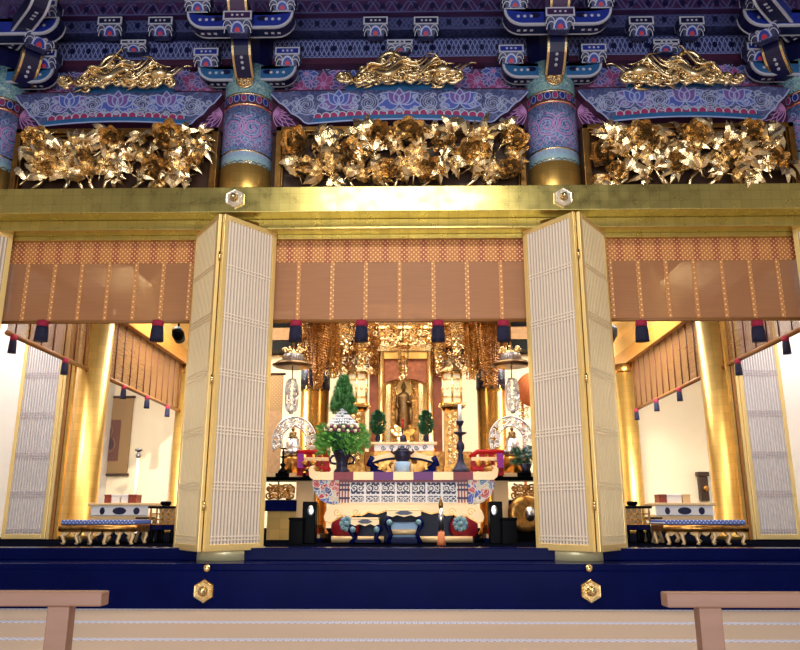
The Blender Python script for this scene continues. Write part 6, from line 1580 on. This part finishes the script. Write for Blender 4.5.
bead_chandelier(362, 338, 368, 15.0, 13, 'bright gilt pendant ornament beside the shrine, near the left lantern roof', 14, 4)
bead_chandelier(403, 344, 380, 15.6, 16, 'gilt pendant ornament hanging right above the statue', 18, 5)
bead_chandelier(437, 340, 370, 15.0, 13, 'bright gilt pendant ornament beside the shrine, next to the right lantern roof', 14, 6)
bead_chandelier(456, 318, 356, 14.6, 16, 'bright gilt pendant ornament straight above the right lantern', 16, 7)
bead_chandelier(335, 318, 378, 16.1, 20, 'thin gilt bead ornament between left altar column and left lantern', 40, 8, 1, 'antique_gold')
bead_chandelier(472, 318, 378, 16.1, 20, 'thin gilt bead ornament between right lantern and right altar column', 40, 9, 1, 'antique_gold')
bead_chandelier(392, 318, 344, 15.4, 18, 'gilt pendant ornament before the shrine transom, left one', 16, 10)
bead_chandelier(417, 318, 344, 15.4, 18, 'gilt pendant ornament before the shrine transom, right one', 16, 11)

def bead_curtain(p0, p1, q0, q1, Y, label, seed):
    r = random.Random(seed); mb = MB(); a, b = P(p0, q0, Y), P(p1, q1, Y)
    for k in range(1500):
        u, t = r.random(), r.random() ** 1.25
        c = (lerp(a.x, b.x, u), Y + r.uniform(-.12, .12), lerp(a.z, b.z, t))
        mb.octa(c, r.uniform(.013, .028), 0 if r.random() < .8 else 1, r.uniform(.8, 1.6))
    for k in range(130):
        u, t = r.random(), r.random() ** 1.4
        mb.tube([(q[0], Y + r.uniform(-.1, .1) * 0 - .05, q[1]) for q in spiral(lerp(a.x, b.x, u), lerp(a.z, b.z, t), r.uniform(.05, .1), 1.4, r.choice((-1, 1)), r.uniform(0, 6), 10)], .016, 5, 0 if r.random() < .7 else 1)
    n = 9
    for k in range(n): x = lerp(a.x, b.x, (k + .5) / n); mb.tube([(x, Y, a.z), (x, Y, lerp(a.z, b.z, .6 + .4 * r.random()))], .008, 4)
    mb.box2((min(a.x, b.x), Y - .03, a.z), (max(a.x, b.x), Y + .03, a.z + .06))
    o = mb.build('gilt_bead_curtain', ['brown_gold', 'carved_gold']); o['label'] = label; o['category'] = 'bead curtain'; o['kind'] = 'stuff'
bead_curtain(329, 378, 317, 374, 16.25, 'curtain of brown gilt beads and scrolls left of the shrine roof', 1)
bead_curtain(431, 478, 317, 374, 16.25, 'curtain of brown gilt beads and scrolls right of the shrine roof', 2)
bead_curtain(300, 331, 317, 368, 16.3, 'curtain of brown gilt beads before the top of the left altar column', 3)
bead_curtain(476, 507, 317, 368, 16.3, 'curtain of brown gilt beads before the top of the right altar column', 4)
# ---- brocade hangings at the side of the altar
Y = 18.6; x0, x1 = P(262, 390, Y).x, P(283, 390, Y).x
root = thing('brocade_hanging', 'gold brocade hanging with brown lower part left of the altar', 'hanging', ((x0 + x1) / 2, Y, FL))
MB().box2((x0 - .3, Y, P(270, 410, Y).z), (x1, Y + .03, P(270, 374, Y).z)).build('brocade_cloth', ['scroll_border'], root)
MB().box2((x0 - .3, Y + .005, P(270, 475, Y).z), (x1, Y + .03, P(270, 410, Y).z)).build('plain_cloth', ['tan_cloth'], root)
MB().tube([(x0 - .35, Y + .01, P(270, 374, Y).z), (x1 + .05, Y + .01, P(270, 374, Y).z)], .03, 8).build('rod', ['dark_wood'], root)
MB().box2((x0 - .3, Y + .005, FL), (x0 - .26, Y + .03, P(270, 475, Y).z)).box2((x1 - .04, Y + .005, FL), (x1, Y + .03, P(270, 475, Y).z)).build('stand_leg', ['dark_wood'], root)
Y = 18.4; x = P(534, 385, Y).x
root = thing('orange_drum', 'orange arched drum shape on a gold openwork stand at the right of the altar', 'drum', (x, Y, FL))
zc = P(534, 386, Y).z
MB().lathe([(.001, 0), (.42, 0), (.45, .05), (.42, .2), (.001, .2)], (0, 0, 0), 28).xf(Matrix.Translation((x, Y, zc - .1)) @ Matrix.Rotation(PI / 2, 4, 'X')).build('drum_head', ['orange_wood'], root)
mb = MB()
for k in range(24): mb.tube([(p[0], Y - .05, p[1]) for p in spiral(x + ((k % 6) - 2.5) * .14, lerp(P(534, 420, Y).z, P(534, 393, Y).z, (k // 6 + .5) / 4), .07, 1.4, 1 if k % 2 else -1, k, 10)], .018, 5)
mb.build('openwork', ['bright_gold'], root)
for q in (-.3, 0, .3): MB().box2((x + q - .03, Y, FL), (x + q + .03, Y + .08, P(534, 392, Y).z)).build('post', ['orange_wood'], root)

# ================================================================== FOREGROUND RAILS
def railing(x0, x1, xp, y, label):
    zt_, zb_ = P(60, 591, y).z, P(60, 605.5, y).z
    root = thing('low_railing', label, 'railing', ((x0 + x1) / 2, y, 0), 'low wooden railings on the mats')
    MB().box2((x0, y - .05, zb_), (x1, y + .05, zt_)).build('rail', ['rail_wood'], root, bevel=.008)
    for i, px in enumerate(xp):
        MB().box2((px - .055, y - .04, .05), (px + .055, y + .04, zb_)).build('post', ['rail_wood'], root, bevel=.006)
        MB().box2((px - .08, y - .22, 0), (px + .08, y + .22, .06)).build('foot', ['rail_wood'], root, bevel=.008)
RY = 3.9
xl1 = P(105.5, 598, RY).x; xpl = P(61, 615, RY).x
railing(xl1 - 2.6, xl1, (xpl, xpl - 2.1), RY, 'low wooden railing on the mats at the left')
xr0 = P(663.5, 596, RY).x; xpr = P(708, 615, RY).x
railing(xr0, xr0 + 2.6, (xpr, xpr + 2.1), RY, 'low wooden railing on the mats at the right')

# ================================================================== LIGHT
def area(name, loc, size, sy, power, col, target=None, rot=None):
    l = bpy.data.lights.new(name, 'AREA'); l.shape = 'RECTANGLE'; l.size = size; l.size_y = sy; l.energy = power; l.color = col
    o = bpy.data.objects.new(name, l); C.objects.link(o); o.location = loc
    if target is not None: o.rotation_euler = (Vector(target) - Vector(loc)).to_track_quat('-Z', 'Y').to_euler()
    return o
area('daylight_entrance', (0, -6.5, 2.0), 12, 3.8, 1180, (0.94, 0.97, 1.0), (0, 10, 2.6))
area('hall_lamp', (0, 5.6, 7.9), 3.4, 0.9, 480, (1.0, 0.95, 0.84), rot=True)
area('altar_lamps', (0, 13.2, 6.6), 4.5, 1.6, 240, (1.0, 0.88, 0.70), (0, 15.6, 1.5))
area('altar_front_lamps', (0, 11.75, 5.1), 3.6, 0.3, 65, (1.0, 0.93, 0.82), (0, 13.6, 1.5))
area('shrine_lamp', (0, 16.1, 6.4), 1.6, 0.8, 40, (1.0, 0.88, 0.68), (0, 17.0, 2.5))
for sg in (-1, 1):
    area('bay_lamps', (sg * 5.0, 17.6, 6.8), 2.4, 2.0, 520, (1.0, 0.90, 0.74), (sg * 5.2, 21.5, 1.5))
    area('aisle_front_fill', (sg * 7.3, 12.4, 6.9), 1.2, 1.0, 200, (0.98, 0.99, 1.0), (sg * 7.2, 14.4, 2.2))  # unseen fill light added to brighten the side lattice doors
    area('bench_lamps', (sg * 4.4, 12.4, 6.6), 2.4, 1.2, 160, (1.0, 0.93, 0.82), (sg * 4.6, 13.4, 1.0))
    area('aisle_lamp', (sg * 7.6, 17.0, 6.9), 1.5, 6.0, 500, (0.97, 0.98, 1.0), (sg * 8.3, 17, 2.0))
l = bpy.data.lights.new('scroll_spot', 'SPOT'); l.energy = 1300; l.spot_size = 1.1; l.spot_blend = 1; l.color = (1, .9, .72); l.shadow_soft_size = .04
o = bpy.data.objects.new('scroll_spot', l); C.objects.link(o); o.location = P(178, 334, 16.5) + Vector((0.1, .35, -.1)); o.rotation_euler = (Vector((-5.9, 22.3, 2.6)) - o.location).to_track_quat('-Z', 'Y').to_euler()
l = bpy.data.lights.new('bay_spot', 'SPOT'); l.energy = 1100; l.spot_size = 1.2; l.spot_blend = 1; l.color = (1, .9, .72); l.shadow_soft_size = .6
o = bpy.data.objects.new('bay_spot', l); C.objects.link(o); o.location = P(611, 333, 15.5) + Vector((0, .35, -.1)); o.rotation_euler = (Vector((6.0, 22.3, 2.6)) - o.location).to_track_quat('-Z', 'Y').to_euler()

w = bpy.data.worlds.new('world'); bpy.context.scene.world = w; w.use_nodes = True
bg = w.node_tree.nodes['Background']; bg.inputs[0].default_value = (0.55, 0.68, 1.0, 1); bg.inputs[1].default_value = 0.35

# ================================================================== CAMERA
cam = bpy.data.cameras.new('camera'); cam.sensor_width = 36; cam.sensor_fit = 'HORIZONTAL'; cam.lens = FPX / 800 * 36; cam.clip_end = 200
co = bpy.data.objects.new('camera', cam); C.objects.link(co); co.location = (CAMX, 0, EYE); co.rotation_euler = (PI / 2 + PITCH, 0, YAW)
sc = bpy.context.scene; sc.camera = co
sc.view_settings.view_transform = 'Standard'; sc.view_settings.look = 'None'; sc.view_settings.exposure = 0.0; sc.view_settings.gamma = 1.0; sc.view_settings.use_curve_mapping = False
